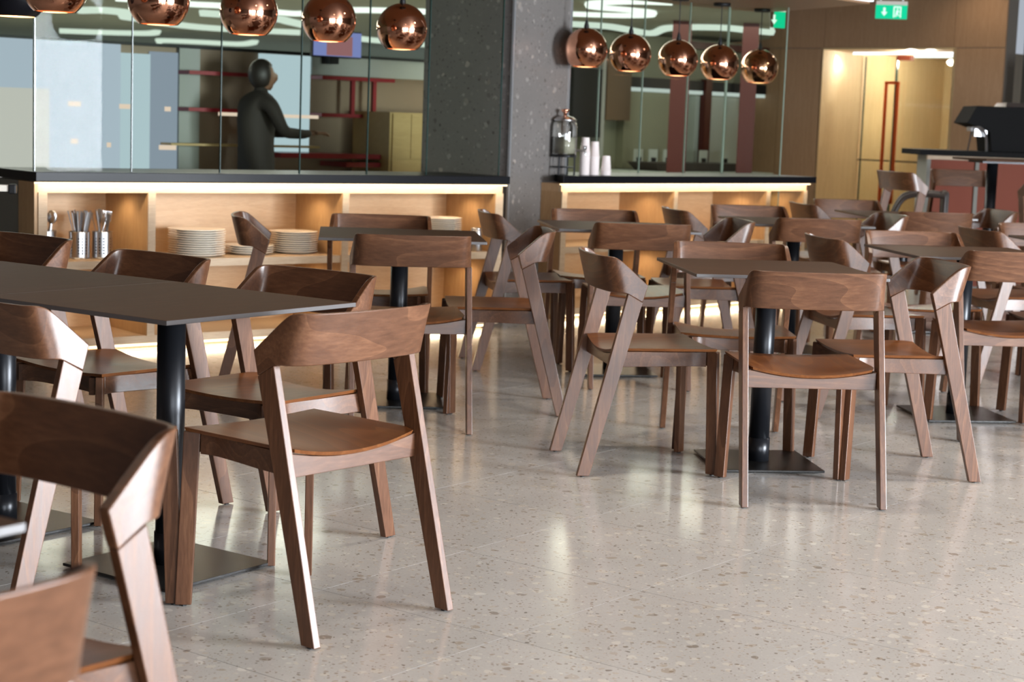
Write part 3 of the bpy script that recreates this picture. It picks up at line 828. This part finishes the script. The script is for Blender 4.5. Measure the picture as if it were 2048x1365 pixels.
PP = [(-1.943, 7.4, 1.622), (-1.606, 7.85, 1.606), (-1.286, 8.35, 1.597), (-0.97, 8.9, 1.601), (-0.642, 9.45, 1.595),
      (0.393, 11.1, 1.588), (0.696, 11.5, 1.583), (1.052, 12.05, 1.58), (1.378, 12.45, 1.576), (1.719, 12.9, 1.573)]
PL = ['leftmost copper globe pendant, cut by the top of the picture', 'second copper globe pendant from the left, in front of the glass', 'third copper globe pendant from the left',
      'fourth copper globe pendant from the left, beside the television', 'copper globe pendant just left of the stone pillar',
      'copper globe pendant partly hidden by the right side of the pillar', 'copper globe pendant, second to the right of the pillar', 'copper globe pendant before the first red column',
      'copper globe pendant, second from the right end of the row', 'rightmost copper globe pendant of the row']
PT = [pend0] + [copy_tree(pend0) for _ in PP[1:]]
for i, p in enumerate(PP):
    t = PT[i]
    t.location = (p[0], p[1], p[2] + 0.105); t['label'] = PL[i]
    zt = 2.10 - (p[2] + 0.105)
    for ch in t.children:
        if ch.name.startswith('cord'): ch.scale = (1, 1, 1); ch.scale.z = (zt) / 0.50
    bm = bmesh.new(); lathe(bm, [(0.055, zt - 0.022), (0.06, zt - 0.015), (0.06, zt)], 20)
    obj('canopy', bm, M_dark, t, smooth=True)
t = thing('pendant_reflection', (-2.25, 7.9, 1.72), 0, 'black globe added for a pendant reflection at the top left corner', 'pendant lamp')  # solid globe built where a pendant is mirrored in the glass
bm = bmesh.new(); lathe(bm, [(0.085, -0.10)] + [(0.135 * math.cos(a), 0.135 * math.sin(a)) for a in [-0.7 + k * 0.24 for k in range(10)]], 28, False, True)
obj('globe', bm, M_slab, t, smooth=True)
bm = bmesh.new(); lathe(bm, [(0.084, -0.099), (0.05, -0.096)], 24, False, True); obj('glow_disc', bm, E_bulb, t)
bm = bmesh.new(); lathe(bm, [(0.004, 0.12), (0.004, 0.378)], 8); obj('cord', bm, M_dark, t)
bm = bmesh.new(); lathe(bm, [(0.06, 0.36), (0.06, 0.379)], 20); obj('canopy', bm, M_dark, t)

# ================================================================ TABLES
TOPZ = 0.737
def table():
    t = thing('cafe_table', (0, 0, 0), 0, '', 'table', 'square café tables')
    bm = bmesh.new(); fs = box(bm, -0.349, 0.349, -0.349, 0.349, TOPZ - 0.012, TOPZ, 1)
    fs[1].material_index = 0
    obj('tabletop', bm, [M_table, M_tedge], t, bevel=0.0012)
    boxo('mounting_plate', (-0.16, 0.16, -0.16, 0.16, TOPZ - 0.018, TOPZ - 0.0125), M_black, t)
    bm = bmesh.new(); lathe(bm, [(0.038, 0.10), (0.038, TOPZ - 0.018)], 32); obj('column', bm, M_black, t, smooth=True)
    bm = bmesh.new(); lathe(bm, [(0.041, 0.012), (0.041, 0.10)], 32); obj('column_collar', bm, M_black, t, smooth=True)
    bp_ = boxo('base_plate', (-0.2, 0.2, -0.2, 0.2, 0.005, 0.013), M_blackbase, t, bevel=0.0015)
    for x in (-0.17, 0.17):
        for y in (-0.17, 0.17):
            bm = bmesh.new(); lathe(bm, [(0.015, 0.0), (0.015, 0.005)], 12); obj('glide', bm, M_rubber, bp_, loc=(x, y, 0))
    return t
tab0 = table()
ra = 0.954; rd = Vector((-math.sin(ra), math.cos(ra))) * 0.702
TB = [((-0.916, 4.693), ra, 'square grey-brown table at the near end of the left row'),
      ((-0.916 + rd.x, 4.693 + rd.y), ra, 'second table of the left row, joined behind the near end one'),
      ((-0.916 + 2 * rd.x, 4.693 + 2 * rd.y), ra, 'third table of the left row, at the left edge of the picture'),
      ((-1.075, 2.03), ra, 'nearest table, only its corner showing at the lower left'),
      ((0.938, 6.5), 0.122, 'square table in the middle with four chairs, right of centre'),
      ((-0.50, 7.62), 0.10, 'square table in front of the left counter and plate stacks'),
      ((1.995, 7.786), 0.141, 'square table at the right edge behind the middle table'),
      ((0.503, 8.80), 0.14, 'square table in front of the stone pillar'),
      ((1.556, 9.86), 0.15, 'square table in front of the right counter'),
      ((2.461, 11.194), 0.129, 'farthest low table, before the doorway'),
      ((2.97, 8.946), 0.10, 'table cut by the right edge, its pale corner just showing')]
for i, (p, a, lb) in enumerate(TB):
    t = tab0 if i == 0 else copy_tree(tab0)
    t.location = (p[0], p[1], 0); t.rotation_euler = (0, 0, a); t['label'] = lb


# ================================================================ CHAIRS
def make_chair(name, lift=0.0):
    """lift > 0 makes the tall stool version"""
    t = thing(name, (0, 0, 0), 0, '', 'chair' if not lift else 'stool')
    L = lift
    # back shell -------------------------------------------------
    top = [(.243, -.133, .685), (.238, -.175, .722), (.234, -.215, .757), (.232, -.238, .774), (.229, -.256, .781), (.221, -.274, .783), (.200, -.289, .783), (.150, -.300, .783), (.075, -.307, .783), (0, -.309, .783)]
    bot = [(.2435, -.150, .625), (.241, -.178, .640), (.239, -.203, .653), (.236, -.220, .656), (.228, -.236, .656), (.214, -.249, .656), (.192, -.259, .656), (.145, -.268, .656), (.072, -.275, .656), (0, -.277, .656)]
    th = [.022, .022, .021, .019, .017, .015, .013, .012, .0115, .0115]
    def full(l):
        return [(-x, y, z) for x, y, z in l] + [(x, y, z) for x, y, z in reversed(l[:-1])]
    T = crom(full(top), 3); B = crom(full(bot), 3)
    thf = crom([(a, 0, 0) for a in th + list(reversed(th[:-1]))], 3)
    n = len(T); bm = bmesh.new(); R = 4; rows_o = []; rows_i = []
    for i in range(n):
        a = T[max(i - 1, 0)]; b = T[min(i + 1, n - 1)]
        tg = (b - a).to_2d().normalized(); nr = Vector((-tg.y, tg.x, 0))   # towards the sitter
        h = thf[i].x
        ro = []; ri = []
        for k in range(R + 1):
            p = B[i].lerp(T[i], k / R); p = Vector((p.x, p.y, p.z + L))
            hk = h * (1.0 if 0 < k < R else 0.9)
            ro.append(bm.verts.new(p)); ri.append(bm.verts.new(p + nr * hk))
        rows_o.append(ro); rows_i.append(ri)
    for i in range(n - 1):
        for k in range(R):
            bm.faces.new((rows_o[i][k], rows_o[i + 1][k], rows_o[i + 1][k + 1], rows_o[i][k + 1]))
            bm.faces.new((rows_i[i][k + 1], rows_i[i + 1][k + 1], rows_i[i + 1][k], rows_i[i][k]))
        bm.faces.new((rows_o[i][R], rows_o[i + 1][R], rows_i[i + 1][R], rows_i[i][R]))
        bm.faces.new((rows_i[i][0], rows_i[i + 1][0], rows_o[i + 1][0], rows_o[i][0]))
    for i in (0, n - 1):
        for k in range(R):
            bm.faces.new((rows_o[i][k], rows_o[i][k + 1], rows_i[i][k + 1], rows_i[i][k]))
    bmesh.ops.recalc_face_normals(bm, faces=bm.faces[:])
    obj('backrest', bm, M_back, t, smooth=True, bevel=0.0025)
    # rear legs --------------------------------------------------
    for s in (-1, 1):
        bm = bmesh.new()
        o0, o1 = (.245 if not L else .262), .2432
        lo = [(s * o0, -.318, .004), (s * o0, -.363, .004), (s * (o0 - .022), -.363, .004), (s * (o0 - .022), -.318, .004)]
        hi = [(s * o1, -.150, .6245 + L), (s * (o1 - .001), -.2035, .6545 + L), (s * (o1 - .022), -.2035, .6545 + L), (s * (o1 - .022), -.150, .6245 + L)]
        hexa(bm, lo, hi)
        lg = obj('rear_leg', bm, M_leg, t, bevel=0.002)
        bm = bmesh.new(); lathe(bm, [(.008, 0), (.008, .006)], 8)
        obj('glide', bm, M_rubber, lg, loc=(s * (o0 - .011), -.341, 0))
    # front legs: blades set on the diagonal ----------------------
    for s in (-1, 1):
        bm = bmesh.new(); dx = .012 + (.01 if L else 0)
        lo = [(.238, .148), (.209, .119), (.1935, .1345), (.2225, .1635)]
        hi = [(x - dx, y - .012) for x, y in lo]
        if L: lo = [(x + .015, y + .02) for x, y in lo]
        a = [(s * x, y, .004) for x, y in lo]; b = [(s * x, y, .4485 + L) for x, y in hi]
        hexa(bm, a, b)
        lg = obj('front_leg', bm, M_leg, t, bevel=0.002)
        bm = bmesh.new(); lathe(bm, [(.008, 0), (.008, .006)], 8)
        obj('glide', bm, M_rubber, lg, loc=(s * .216, .141, 0))
    # rails -----------------------------------------------------
    sag = lambda x, y: (.008 + .018 * max(0, min(1, (.13 - y) / .36))) * max(0.0, 1 - (x / .215) ** 2)
    zt = lambda p: .4485 + L - sag(p[0], p[1]) - 0.0015
    for s in (-1, 1):
        bm = bmesh.new()
        path = crom([(s * .222, -.212, 0), (s * .212, -.12, 0), (s * .199, -.04, 0), (s * .190, .03, 0), (s * .1875, .07, 0), (s * .1965, .1065, 0)], 4)
        strip_wall(bm, [(p.x, p.y) for p in path], lambda p: .392 + L, zt, .018, inward=1 if s > 0 else -1)
        obj('side_rail', bm, M_back, t, smooth=True, bevel=0.0015)
    bm = bmesh.new()
    path = crom([(-.177, .150, 0), (-.155, .127, 0), (-.12, .114, 0), (-.06, .110, 0), (0, .109, 0), (.06, .110, 0), (.12, .114, 0), (.155, .127, 0), (.177, .150, 0)], 3)
    strip_wall(bm, [(p.x, p.y) for p in path], lambda p: .392 + L, zt, .018, inward=-1)
    obj('front_rail', bm, M_back, t, smooth=True, bevel=0.0015)
    bm = bmesh.new()
    path = [(-.2205 + .441 * k / 12, -.236) for k in range(13)]
    strip_wall(bm, path, lambda p: .386 + L, lambda p: zt(p) , .02, inward=1)
    obj('rear_rail', bm, M_back, t, bevel=0.0015)
    if L:
        bm = bmesh.new(); box(bm, -.2, .2, .13, .15, .20, .225); obj('footrest', bm, M_leg, t, bevel=0.002)
        for s in (-1, 1):
            bm = bmesh.new(); hexa(bm, [(s * .215, .13, .22), (s * .237, .13, .22), (s * .237, .13, .245), (s * .215, .13, .245)], [(s * .226, -.285, .22), (s * .248, -.285, .22), (s * .248, -.285, .245), (s * .226, -.285, .245)]); obj('stretcher', bm, M_leg, t)
    # seat ------------------------------------------------------
    bm = bmesh.new(); NX, NY = 14, 10
    def sxy(i, j):
        u = -1 + 2 * i / NX; v = j / NY
        y = .138 - v * (.138 + .242)
        half = .223 - .002 * v
        if v > 0.86: half -= (v - 0.86) ** 1.5 * 0.30
        x = u * half
        return x, y - .006 * (1 - u * u) * (1 if v > .5 else -1)
    tv_, bv_ = [], []
    for j in range(NY + 1):
        rt_, rb_ = [], []
        for i in range(NX + 1):
            x, y = sxy(i, j); z = .460 + L - sag(x, y)
            e = 1 if i in (0, NX) or j in (0, NY) else 0
            rt_.append(bm.verts.new((x, y, z - .001 * e))); rb_.append(bm.verts.new((x * (1 - .015 * e), y + (.003 if j == NY else -.003 if j == 0 else 0), z - .0105)))
        tv_.append(rt_); bv_.append(rb_)
    for j in range(NY):
        for i in range(NX):
            bm.faces.new((tv_[j][i], tv_[j + 1][i], tv_[j + 1][i + 1], tv_[j][i + 1]))
            bm.faces.new((bv_[j][i], bv_[j][i + 1], bv_[j + 1][i + 1], bv_[j + 1][i]))
    for i in range(NX):
        bm.faces.new((tv_[0][i], tv_[0][i + 1], bv_[0][i + 1], bv_[0][i])); bm.faces.new((tv_[NY][i + 1], tv_[NY][i], bv_[NY][i], bv_[NY][i + 1]))
    for j in range(NY):
        bm.faces.new((tv_[j + 1][0], tv_[j][0], bv_[j][0], bv_[j + 1][0])); bm.faces.new((tv_[j][NX], tv_[j + 1][NX], bv_[j + 1][NX], bv_[j][NX]))
    bmesh.ops.recalc_face_normals(bm, faces=bm.faces[:])
    obj('seat', bm, M_seat, t, smooth=True)
    return t


CH = [
 ('A', -0.56, 4.4, 0.881, 'brown beech chair in the foreground seen from behind, ending the left table row', 0),
 ('B', -0.737, 4.985, 2.52, 'brown beech chair facing the camera, first on the far side of the left table row', 1),
 ('J', -1.289, 5.377, 2.449, 'brown beech chair beyond the left row, in front of the cutlery pots', 1),
 ('K', -1.865, 5.955, 2.448, 'brown beech chair back cut by the left edge, beyond the left table row', 1),
 ('G', -1.086, 4.372, -0.737, 'brown beech chair at the left edge, on the near side of the left row', 0),
 ('H', -0.83, 2.461, 2.468, 'large near brown chair at lower left, inner side of its back to the camera', 0),
 ('I', -0.768, 1.757, 0.881, 'nearest blurred brown chair at the bottom left corner', 0),
 ('D', 0.99, 6.076, 0.086, 'brown chair at the middle table with its back square to the camera', 0),
 ('C', 0.557, 6.42, -1.384, 'brown chair facing right, on the left side of the middle table', 0),
 ('E', 1.324, 6.46, 1.71, 'brown chair facing left, on the right side of the middle table', 0),
 ('F', 0.869, 6.853, 3.142, 'brown chair facing the camera on the far side of the middle table', 0),
 ('M1', -0.441, 7.181, 0.152, 'brown chair seen from behind before the table by the left counter', 0),
 ('M2', -0.614, 7.955, 3.205, 'brown chair facing the camera, its back just above the table by the plate stacks', 0),
 ('M3', -0.972, 7.925, -1.445, 'brown chair facing right between the plate stacks and the table by the left counter', 0),
 ('M4', -0.144, 7.573, 1.68, 'brown chair facing left with two slanted legs, at the table by the left counter', 0),
 ('N1', 0.571, 8.546, 0.109, 'brown chair seen from behind at the table before the stone pillar', 0),
 ('N2', 0.442, 9.175, 3.255, 'brown chair facing the camera just right of the stone pillar', 0),
 ('N3', 0.119, 8.932, -1.397, 'brown chair facing right in front of the foot of the stone pillar', 0),
 ('N4', 0.873, 8.887, 1.706, 'dark brown chair facing left, right side of the table before the pillar', 0),
 ('O1', 1.576, 9.595, 0.136, 'brown chair seen from behind at the table before the right counter', 0),
 ('O2', 1.427, 10.349, 3.298, 'brown chair facing the camera against the right counter shelves', 0),
 ('O3', 1.147, 9.948, -1.4, 'brown chair facing right, left side of the table before the right counter', 0),
 ('O4', 1.902, 10.111, 1.718, 'brown chair facing left, right side of the table before the right counter', 0),
 ('P1', 2.494, 10.86, 0.128, 'brown chair seen from behind at the farthest low table', 0),
 ('P2', 2.279, 11.784, 3.28, 'brown chair facing the camera in front of the doorway', 0),
 ('P3', 2.08, 11.294, -1.404, 'brown chair facing right at the end of the right counter', 0),
 ('P4', 2.821, 11.177, 1.735, 'brown chair facing left on the right side of the farthest low table', 0),
 ('S1', 2.055, 7.48, 0.1, 'brown chair seen from behind at the right edge of the picture', 0),
 ('S2', 1.915, 8.146, 3.248, 'chair facing the camera with a pale sunlit back, behind the right-edge table', 0),
 ('S3', 1.626, 7.842, -1.413, 'brown chair facing right, left side of the right-edge table', 0),
 ('S4', 2.42, 7.78, 1.70, 'chair facing left on the right side of the right-edge table, mostly out of view', 0),
 ('U2', 2.88, 9.37, 3.242, 'chair with a pale lit back at the right edge, behind the farther cut-off table', 0),
 ('U3', 2.60, 8.95, -1.395, 'brown chair facing right, left side of the cut-off table at the right edge', 0),
]
GRP = ['beech chairs around the café tables', 'beech chairs on the far side of the left row']
chair0 = make_chair('dining_chair')
for i, (k, x, y, a, lb, g) in enumerate(CH):
    t = chair0 if i == 0 else copy_tree(chair0)
    t.location = (x, y, 0); t.rotation_euler = (0, 0, a); t['label'] = lb; t['group'] = GRP[g]

# tall stools at the bar table
st0 = make_chair('bar_stool', 0.20)
ST = [(2.86, 12.35, -1.25, 'tall wooden stool facing right, at the bar table before the coffee counter'),
      (3.42, 13.35, 3.25, 'tall wooden stool facing the camera behind the bar table'),
      (3.58, 12.22, 0.35, 'tall wooden stool cut by the right edge of the picture')]
for i, (x, y, a, lb) in enumerate(ST):
    t = st0 if i == 0 else copy_tree(st0)
    t.location = (x, y, 0); t.rotation_euler = (0, 0, a); t['label'] = lb; t['group'] = 'tall stools at the bar table'
bt = thing('bar_table', (3.62, 12.9, 0), 0.1, 'high black bar table on a round column at the right edge', 'table')
boxo('tabletop', (-0.35, 0.35, -0.35, 0.35, 1.07, 1.085), M_table, bt)
bm = bmesh.new(); lathe(bm, [(0.04, 0.012), (0.04, 1.07)], 24); obj('column', bm, M_black, bt, smooth=True, loc=(-0.17, 0, 0))
boxo('base_plate', (-0.37, 0.03, -0.2, 0.2, 0, 0.012), M_blackbase, bt)
boxo('mounting_plate', (-0.3, 0.1, -0.15, 0.15, 1.055, 1.069), M_black, bt)
# dark bentwood armchair behind the far table
ba = thing('bentwood_armchair', (2.84, 13.0, 0), -0.2, 'dark armchair with a curved black arm, left of the tall stools', 'chair')
for s in (0, 1):
    bm = bmesh.new(); tube(bm, crom([(-0.12 + 0, s * 0.45, 0.0), (-0.10, s * 0.45, 0.45), (-0.03, s * 0.45, 0.72), (0.08, s * 0.45, 0.80), (0.30, s * 0.45, 0.80)], 5), 0.02, 8); obj('arm', bm, M_tray, ba, smooth=True)
boxo('seat', (-0.08, 0.30, 0.02, 0.43, 0.40, 0.46), M_tray, ba, bevel=0.01)
boxo('backrest', (0.29, 0.33, 0.0, 0.45, 0.5, 0.83), M_tray, ba, bevel=0.01)
for s in (0, 1):
    bm = bmesh.new(); tube(bm, [(0.30, s * 0.45, 0.0), (0.30, s * 0.45, 0.80)], 0.018, 8); obj('rear_leg', bm, M_tray, ba)

# ================================================================ COFFEE COUNTER
cc = thing('coffee_counter', (3.24, 14.3, 0), 0, 'high coffee counter with black top and terracotta panels at right', 'counter')
boxo('top_slab', (0.0, 2.9, 0.0, 0.7, 1.078, 1.122), M_matte, cc, bevel=0.002)
boxo('body', (0.12, 2.9, 0.10, 0.62, 0, 1.077), M_grey, cc)
boxo('edge_band', (0.075, 2.9, 0.06, 0.10, 1.045, 1.077), M_frame, cc)
for x in (0.075, 0.47, 0.95, 1.45): boxo('post', (x, x + 0.03, 0.06, 0.0995, 0, 1.045), M_grey, cc)
for x in (0.105, 0.50, 0.98, 1.48): boxo('front_panel', (x + 0.002, x + 0.363 if x < 0.4 else x + 0.448, 0.08, 0.0995, 0.02, 1.043), M_redpanel, cc)
em = thing('espresso_machine', (3.24, 14.3, 1.123), 0, 'large black espresso machine on the coffee counter', 'coffee machine')
bm = bmesh.new()
prof = [(0.60, 0.0), (0.575, 0.16), (0.48, 0.195), (0.385, 0.225), (0.46, 0.365), (1.9, 0.365), (1.9, 0.0)]
hexa(bm, [(x, 0.10, z) for x, z in prof], [(x, 0.55, z) for x, z in prof])
obj('housing', bm, M_matte, em, bevel=0.004)
bm = bmesh.new(); tube(bm, crom([(0.43, 0.08, 0.185), (0.49, 0.08, 0.19), (0.54, 0.08, 0.13), (0.555, 0.08, 0.0)], 5), 0.011, 8); obj('steam_pipe', bm, M_steel, em, smooth=True)
bm = bmesh.new(); tube(bm, [(0.43, 0.10, 0.17), (0.405, 0.10, 0.0)], 0.007, 8); obj('steam_wand', bm, M_tray, em)
bm = bmesh.new(); lathe(bm, [(0.03, 0), (0.035, 0.03), (0.02, 0.035)], 16); obj('knob', bm, M_steel, em, loc=(0.42, 0.1, 0.16))
boxo('bracket', (0.46, 0.56, 0.12, 0.2, 0.12, 0.20), M_steel, em)
bm = bmesh.new(); hexa(bm, [(0.7, 0.15, 0.366), (1.5, 0.15, 0.366), (1.5, 0.5, 0.366), (0.7, 0.5, 0.366)], [(0.72, 0.17, 0.40), (1.48, 0.17, 0.40), (1.48, 0.48, 0.40), (0.72, 0.48, 0.40)]); obj('cup_rail', bm, M_steel, em)
bs = thing('bottle_shelf', (4.85, 16.2, 0), -PI / 4, 'pale wall shelf with jars above the coffee machine', 'shelf')
boxo('backboard', (0.0, 1.4, 0.0, 0.04, 1.5, 1.95), M_frost, bs)
boxo('board', (0.0, 1.4, -0.2, 0.0, 1.5, 1.52), M_block, bs)
boxo('bracket', (0.1, 0.13, 0.04, 0.9, 1.55, 1.6), M_dark, bs)

# ================================================================ ITEMS ON THE SHELVES AND COUNTERS
def place(F, s, n): 
    p = F.o + Matrix.Rotation(F.a, 2) @ Vector((s, n)); return p.x, p.y
# plates
def plate_bm():
    bm = bmesh.new(); lathe(bm, [(0.001, 0.004), (0.085, 0.004), (0.085, 0.0), (0.09, 0.0), (0.10, 0.006), (0.135, 0.0135), (0.136, 0.0155), (0.134, 0.016), (0.10, 0.0095), (0.088, 0.0065), (0.001, 0.0065)], 40, True, True)
    return bm
pl0 = None
stacks = [(0.99, 0.20, 12, 'left stack beside the white tray'), (1.33, 0.24, 4, 'low stack at the back between the two tall stacks'), (1.62, 0.25, 10, 'tall stack left of the middle divider'), (2.60, 0.22, 16, 'stack by the steel canister at the right end')]
for (s, n, cnt, wh) in stacks:
    x, y = place(LF, s, n); ps = 1.12 if s < 1.2 else 1.0
    for k in range(cnt):
        if pl0 is None:
            pl0 = obj('plate', plate_bm(), M_white, None, smooth=True); o = pl0
        else:
            o = bpy.data.objects.new('plate', pl0.data); COL.objects.link(o)
        o.location = (x + random.uniform(-.002, .002), y + random.uniform(-.002, .002), 0.4655 + k * 0.0118)
        o.rotation_euler = (0, 0, random.uniform(0, 6)); o.scale = (ps, ps, 1)
        tag(o, 'white dinner plate in the ' + wh, 'plate', 'dinner plates in the ' + wh)
x, y = place(LF, 0.70, 0.10)
wt = thing('white_tray', (x, y, 0.4655), LF.a + 0.1, 'small white tray lying at the front of the shelf beside the first plate stack', 'tray')
boxo('base', (-0.045, 0.09, -0.05, 0.10, 0.0, 0.006), M_white, wt, bevel=0.002)
boxo('rim', (-0.045, 0.09, -0.055, -0.0501, 0.0, 0.018), M_white, wt)
# perforated cutlery pots
def pot():
    t = thing('cutlery_pot', (0, 0, 0), 0, '', 'cutlery pot', 'perforated steel cutlery pots')
    bm = bmesh.new(); n = 48; rows = 18; H = 0.135; R = 0.052
    V = [[bm.verts.new((R * math.cos(2 * PI * i / n), R * math.sin(2 * PI * i / n), H * r / rows)) for i in range(n)] for r in range(rows + 1)]
    for r in range(rows):
        for i in range(n):
            if 3 <= r <= 14 and r % 2 == 1 and i % 3 == 0 and (i // 3) % 4 != 3: continue
            bm.faces.new((V[r][i], V[r][(i + 1) % n], V[r + 1][(i + 1) % n], V[r + 1][i]))
    bm.faces.new(V[0])
    o = obj('shell', bm, M_steel, t, smooth=True)
    m = o.modifiers.new('wall', 'SOLIDIFY'); m.thickness = 0.0012
    bm = bmesh.new(); tube(bm, [(R * math.cos(a), R * math.sin(a), H) for a in [2 * PI * k / 32 for k in range(32)]], 0.0016, 6, True); obj('rim', bm, M_steel, t)
    bm = bmesh.new(); lathe(bm, [(0.048, 0.003), (0.048, 0.128)], 32, True, False); obj('shade_liner', bm, M_tray, t, smooth=True)  # dark liner added so the holes show a shaded interior
    return t
pot0 = pot(); pots = [(0.185, 0.30, 'cutlery pot at the left, behind the stile, holding spoons'), (0.325, 0.21, 'middle cutlery pot packed with dark handles'), (0.445, 0.20, 'right cutlery pot holding forks')]
def utensil(kind):
    bm = bmesh.new()
    if kind == 'handle':    # handle end upward
        hexa(bm, [(-.004, -.0012, 0), (.004, -.0012, 0), (.004, .0012, 0), (-.004, .0012, 0)], [(-.009, -.0016, .20), (.009, -.0016, .20), (.009, .0016, .20), (-.009, .0016, .20)])
        lathe_b = bmesh.new(); lathe_b.free()
    elif kind == 'spoon':
        hexa(bm, [(-.006, -.0012, 0), (.006, -.0012, 0), (.006, .0012, 0), (-.006, .0012, 0)], [(-.003, -.0012, .15), (.003, -.0012, .15), (.003, .0012, .15), (-.003, .0012, .15)])
        r = bmesh.ops.create_uvsphere(bm, u_segments=14, v_segments=10, radius=0.02)
        for v in r['verts']: v.co = Vector((v.co.x, v.co.y * 0.25, v.co.z * 1.5 + 0.175))
    else:
        hexa(bm, [(-.006, -.0012, 0), (.006, -.0012, 0), (.006, .0012, 0), (-.006, .0012, 0)], [(-.003, -.0012, .14), (.003, -.0012, .14), (.003, .0012, .14), (-.003, .0012, .14)])
        hexa(bm, [(-.003, -.0012, .14), (.003, -.0012, .14), (.003, .0012, .14), (-.003, .0012, .14)], [(-.0125, -.0012, .165), (.0125, -.0012, .165), (.0125, .0012, .165), (-.0125, .0012, .165)])
        for k in range(4):
            x = -.0125 + k * .0067
            hexa(bm, [(x, -.0012, .165), (x + .0048, -.0012, .165), (x + .0048, .0012, .165), (x, .0012, .165)], [(x, -.0012, .205), (x + .004, -.0012, .205), (x + .004, .0012, .205), (x, .0012, .205)])
    return bm
me_cache = {}
for i, (s, n, lb) in enumerate(pots):
    t = pot0 if i == 0 else copy_tree(pot0)
    x, y = place(LF, s, n); t.location = (x, y, 0.4655); t.rotation_euler = (0, 0, LF.a + i); t['label'] = lb
    kinds = [['spoon'] * 5, ['handle'] * 15, ['fork'] * 7 + ['handle'] * 2][i]
    for k, kd in enumerate(kinds):
        a = 2 * PI * k / len(kinds) + 0.3; rr = 0.018 + 0.018 * (k % 2)
        if kd not in me_cache:
            o = obj({'handle': 'table_knife', 'spoon': 'table_spoon', 'fork': 'table_fork'}[kd], utensil(kd), M_steel, None, smooth=(kd == 'spoon')); me_cache[kd] = o.data
        else:
            o = bpy.data.objects.new(me_cache[kd].name.split('.')[0], me_cache[kd]); COL.objects.link(o)
        tilt = 0.13 + 0.06 * (k % 3); o.scale = (1.2, 1.2, 1.16)
        o.location = (x + math.cos(a) * rr * 0.35, y + math.sin(a) * rr * 0.35, 0.469 + 0.004 * (k % 4))
        o.rotation_euler = (-math.sin(a) * tilt, math.cos(a) * tilt, a)
        nm = {'handle': 'steel knife standing handle up in the middle or right cutlery pot', 'spoon': 'steel spoon standing bowl up in the left cutlery pot', 'fork': 'steel fork standing tines up in the right cutlery pot'}[kd]
        tag(o, nm, {'handle': 'knife', 'spoon': 'spoon', 'fork': 'fork'}[kd], {'handle': 'knives in the cutlery pots', 'spoon': 'spoons in the left pot', 'fork': 'forks in the right pot'}[kd])
# steel canisters right end
x, y = place(LF, 2.79, 0.10)
cn = thing('steel_canister', (x, y, 0.4655), 0, 'shiny steel canister on the shelf by the pillar', 'canister')
bm = bmesh.new(); lathe(bm, [(0.034, 0), (0.036, 0.004), (0.036, 0.12), (0.033, 0.125)], 28); obj('body', bm, M_steel, cn, smooth=True)
bm = bmesh.new(); lathe(bm, [(0.034, 0.125), (0.034, 0.135), (0.010, 0.14)], 28); obj('lid', bm, M_steel, cn, smooth=True)

# drink dispenser on the right counter
x, y = place(RF, 0.16, 0.16)
dp = thing('drink_dispenser', (x, y, 0.9105), RF.a, 'round glass drink dispenser with steel tap on a black stand, beside the pillar', 'drink dispenser')
bm = bmesh.new(); lathe(bm, [(0.078, 0.125), (0.080, 0.13), (0.080, 0.30), (0.074, 0.325), (0.066, 0.335)], 36, True, False); obj('jar', bm, M_jar, dp, smooth=True)
bm = bmesh.new(); lathe(bm, [(0.074, 0.135), (0.074, 0.235)], 32); obj('drink', bm, plain('pale_drink', srgb(158, 156, 138), 0.1), dp, smooth=True)
bm = bmesh.new(); lathe(bm, [(0.072, 0.335), (0.074, 0.345), (0.05, 0.362), (0.015, 0.372)], 32, True, True); obj('lid', bm, M_steel, dp, smooth=True)
bm = bmesh.new(); lathe(bm, [(0.010, 0.372), (0.012, 0.385), (0.026, 0.40), (0.026, 0.408), (0.01, 0.412)], 20); tag(obj('lid_knob', bm, M_copper, dp, smooth=True), label='copper coloured lid knob')
bm = bmesh.new(); lathe(bm, [(0.083, 0.112), (0.083, 0.124)], 32); obj('stand_ring', bm, M_black, dp, smooth=True)
bm = bmesh.new(); lathe(bm, [(0.075, 0.045), (0.075, 0.052)], 32); obj('stand_shelf', bm, M_black, dp, smooth=True)
for k in range(4):
    a = 2 * PI * k / 4 + 0.4
    bm = bmesh.new(); tube(bm, [(0.076 * math.cos(a), 0.076 * math.sin(a), 0.0), (0.074 * math.cos(a), 0.074 * math.sin(a), 0.114)], 0.006, 8); obj('stand_leg', bm, M_black, dp)
bm = bmesh.new(); tube(bm, [(0.05, -0.06, 0.155), (0.085, -0.105, 0.155), (0.087, -0.108, 0.13)], 0.008, 8); box(bm, 0.075, 0.095, -0.108, -0.098, 0.162, 0.185); obj('tap', bm, M_steel, dp, smooth=True)
# stacks of paper cups, one inside the other
def cups(s, n, cnt, lb, r=0.034):
    x, y = place(RF, s, n)
    t = thing('paper_cup_stack', (x, y, 0.9105), 0, lb, 'cup stack', 'upturned paper cup stacks on the right counter')
    me = None
    for k in range(cnt):
        if me is None:
            bm = bmesh.new(); lathe(bm, [(r, 0), (r + 0.0015, 0.004), (r - 0.002, 0.006), (r * 0.72, 0.098), (r * 0.70, 0.10), (0.001, 0.10)], 28, True, False)
            o = obj('cup', bm, M_paper, t, smooth=True); me = o.data
        else:
            o = bpy.data.objects.new('cup', me); COL.objects.link(o); o.parent = t
        o.location = (0, 0, k * 0.0125)
cups(0.325, 0.13, 12, 'tallest stack of white paper cups, next to the dispenser')
cups(0.425, 0.14, 10, 'middle stack of white paper cups on the right counter')
cups(0.485, 0.09, 3, 'shortest stack of white paper cups, at the right')
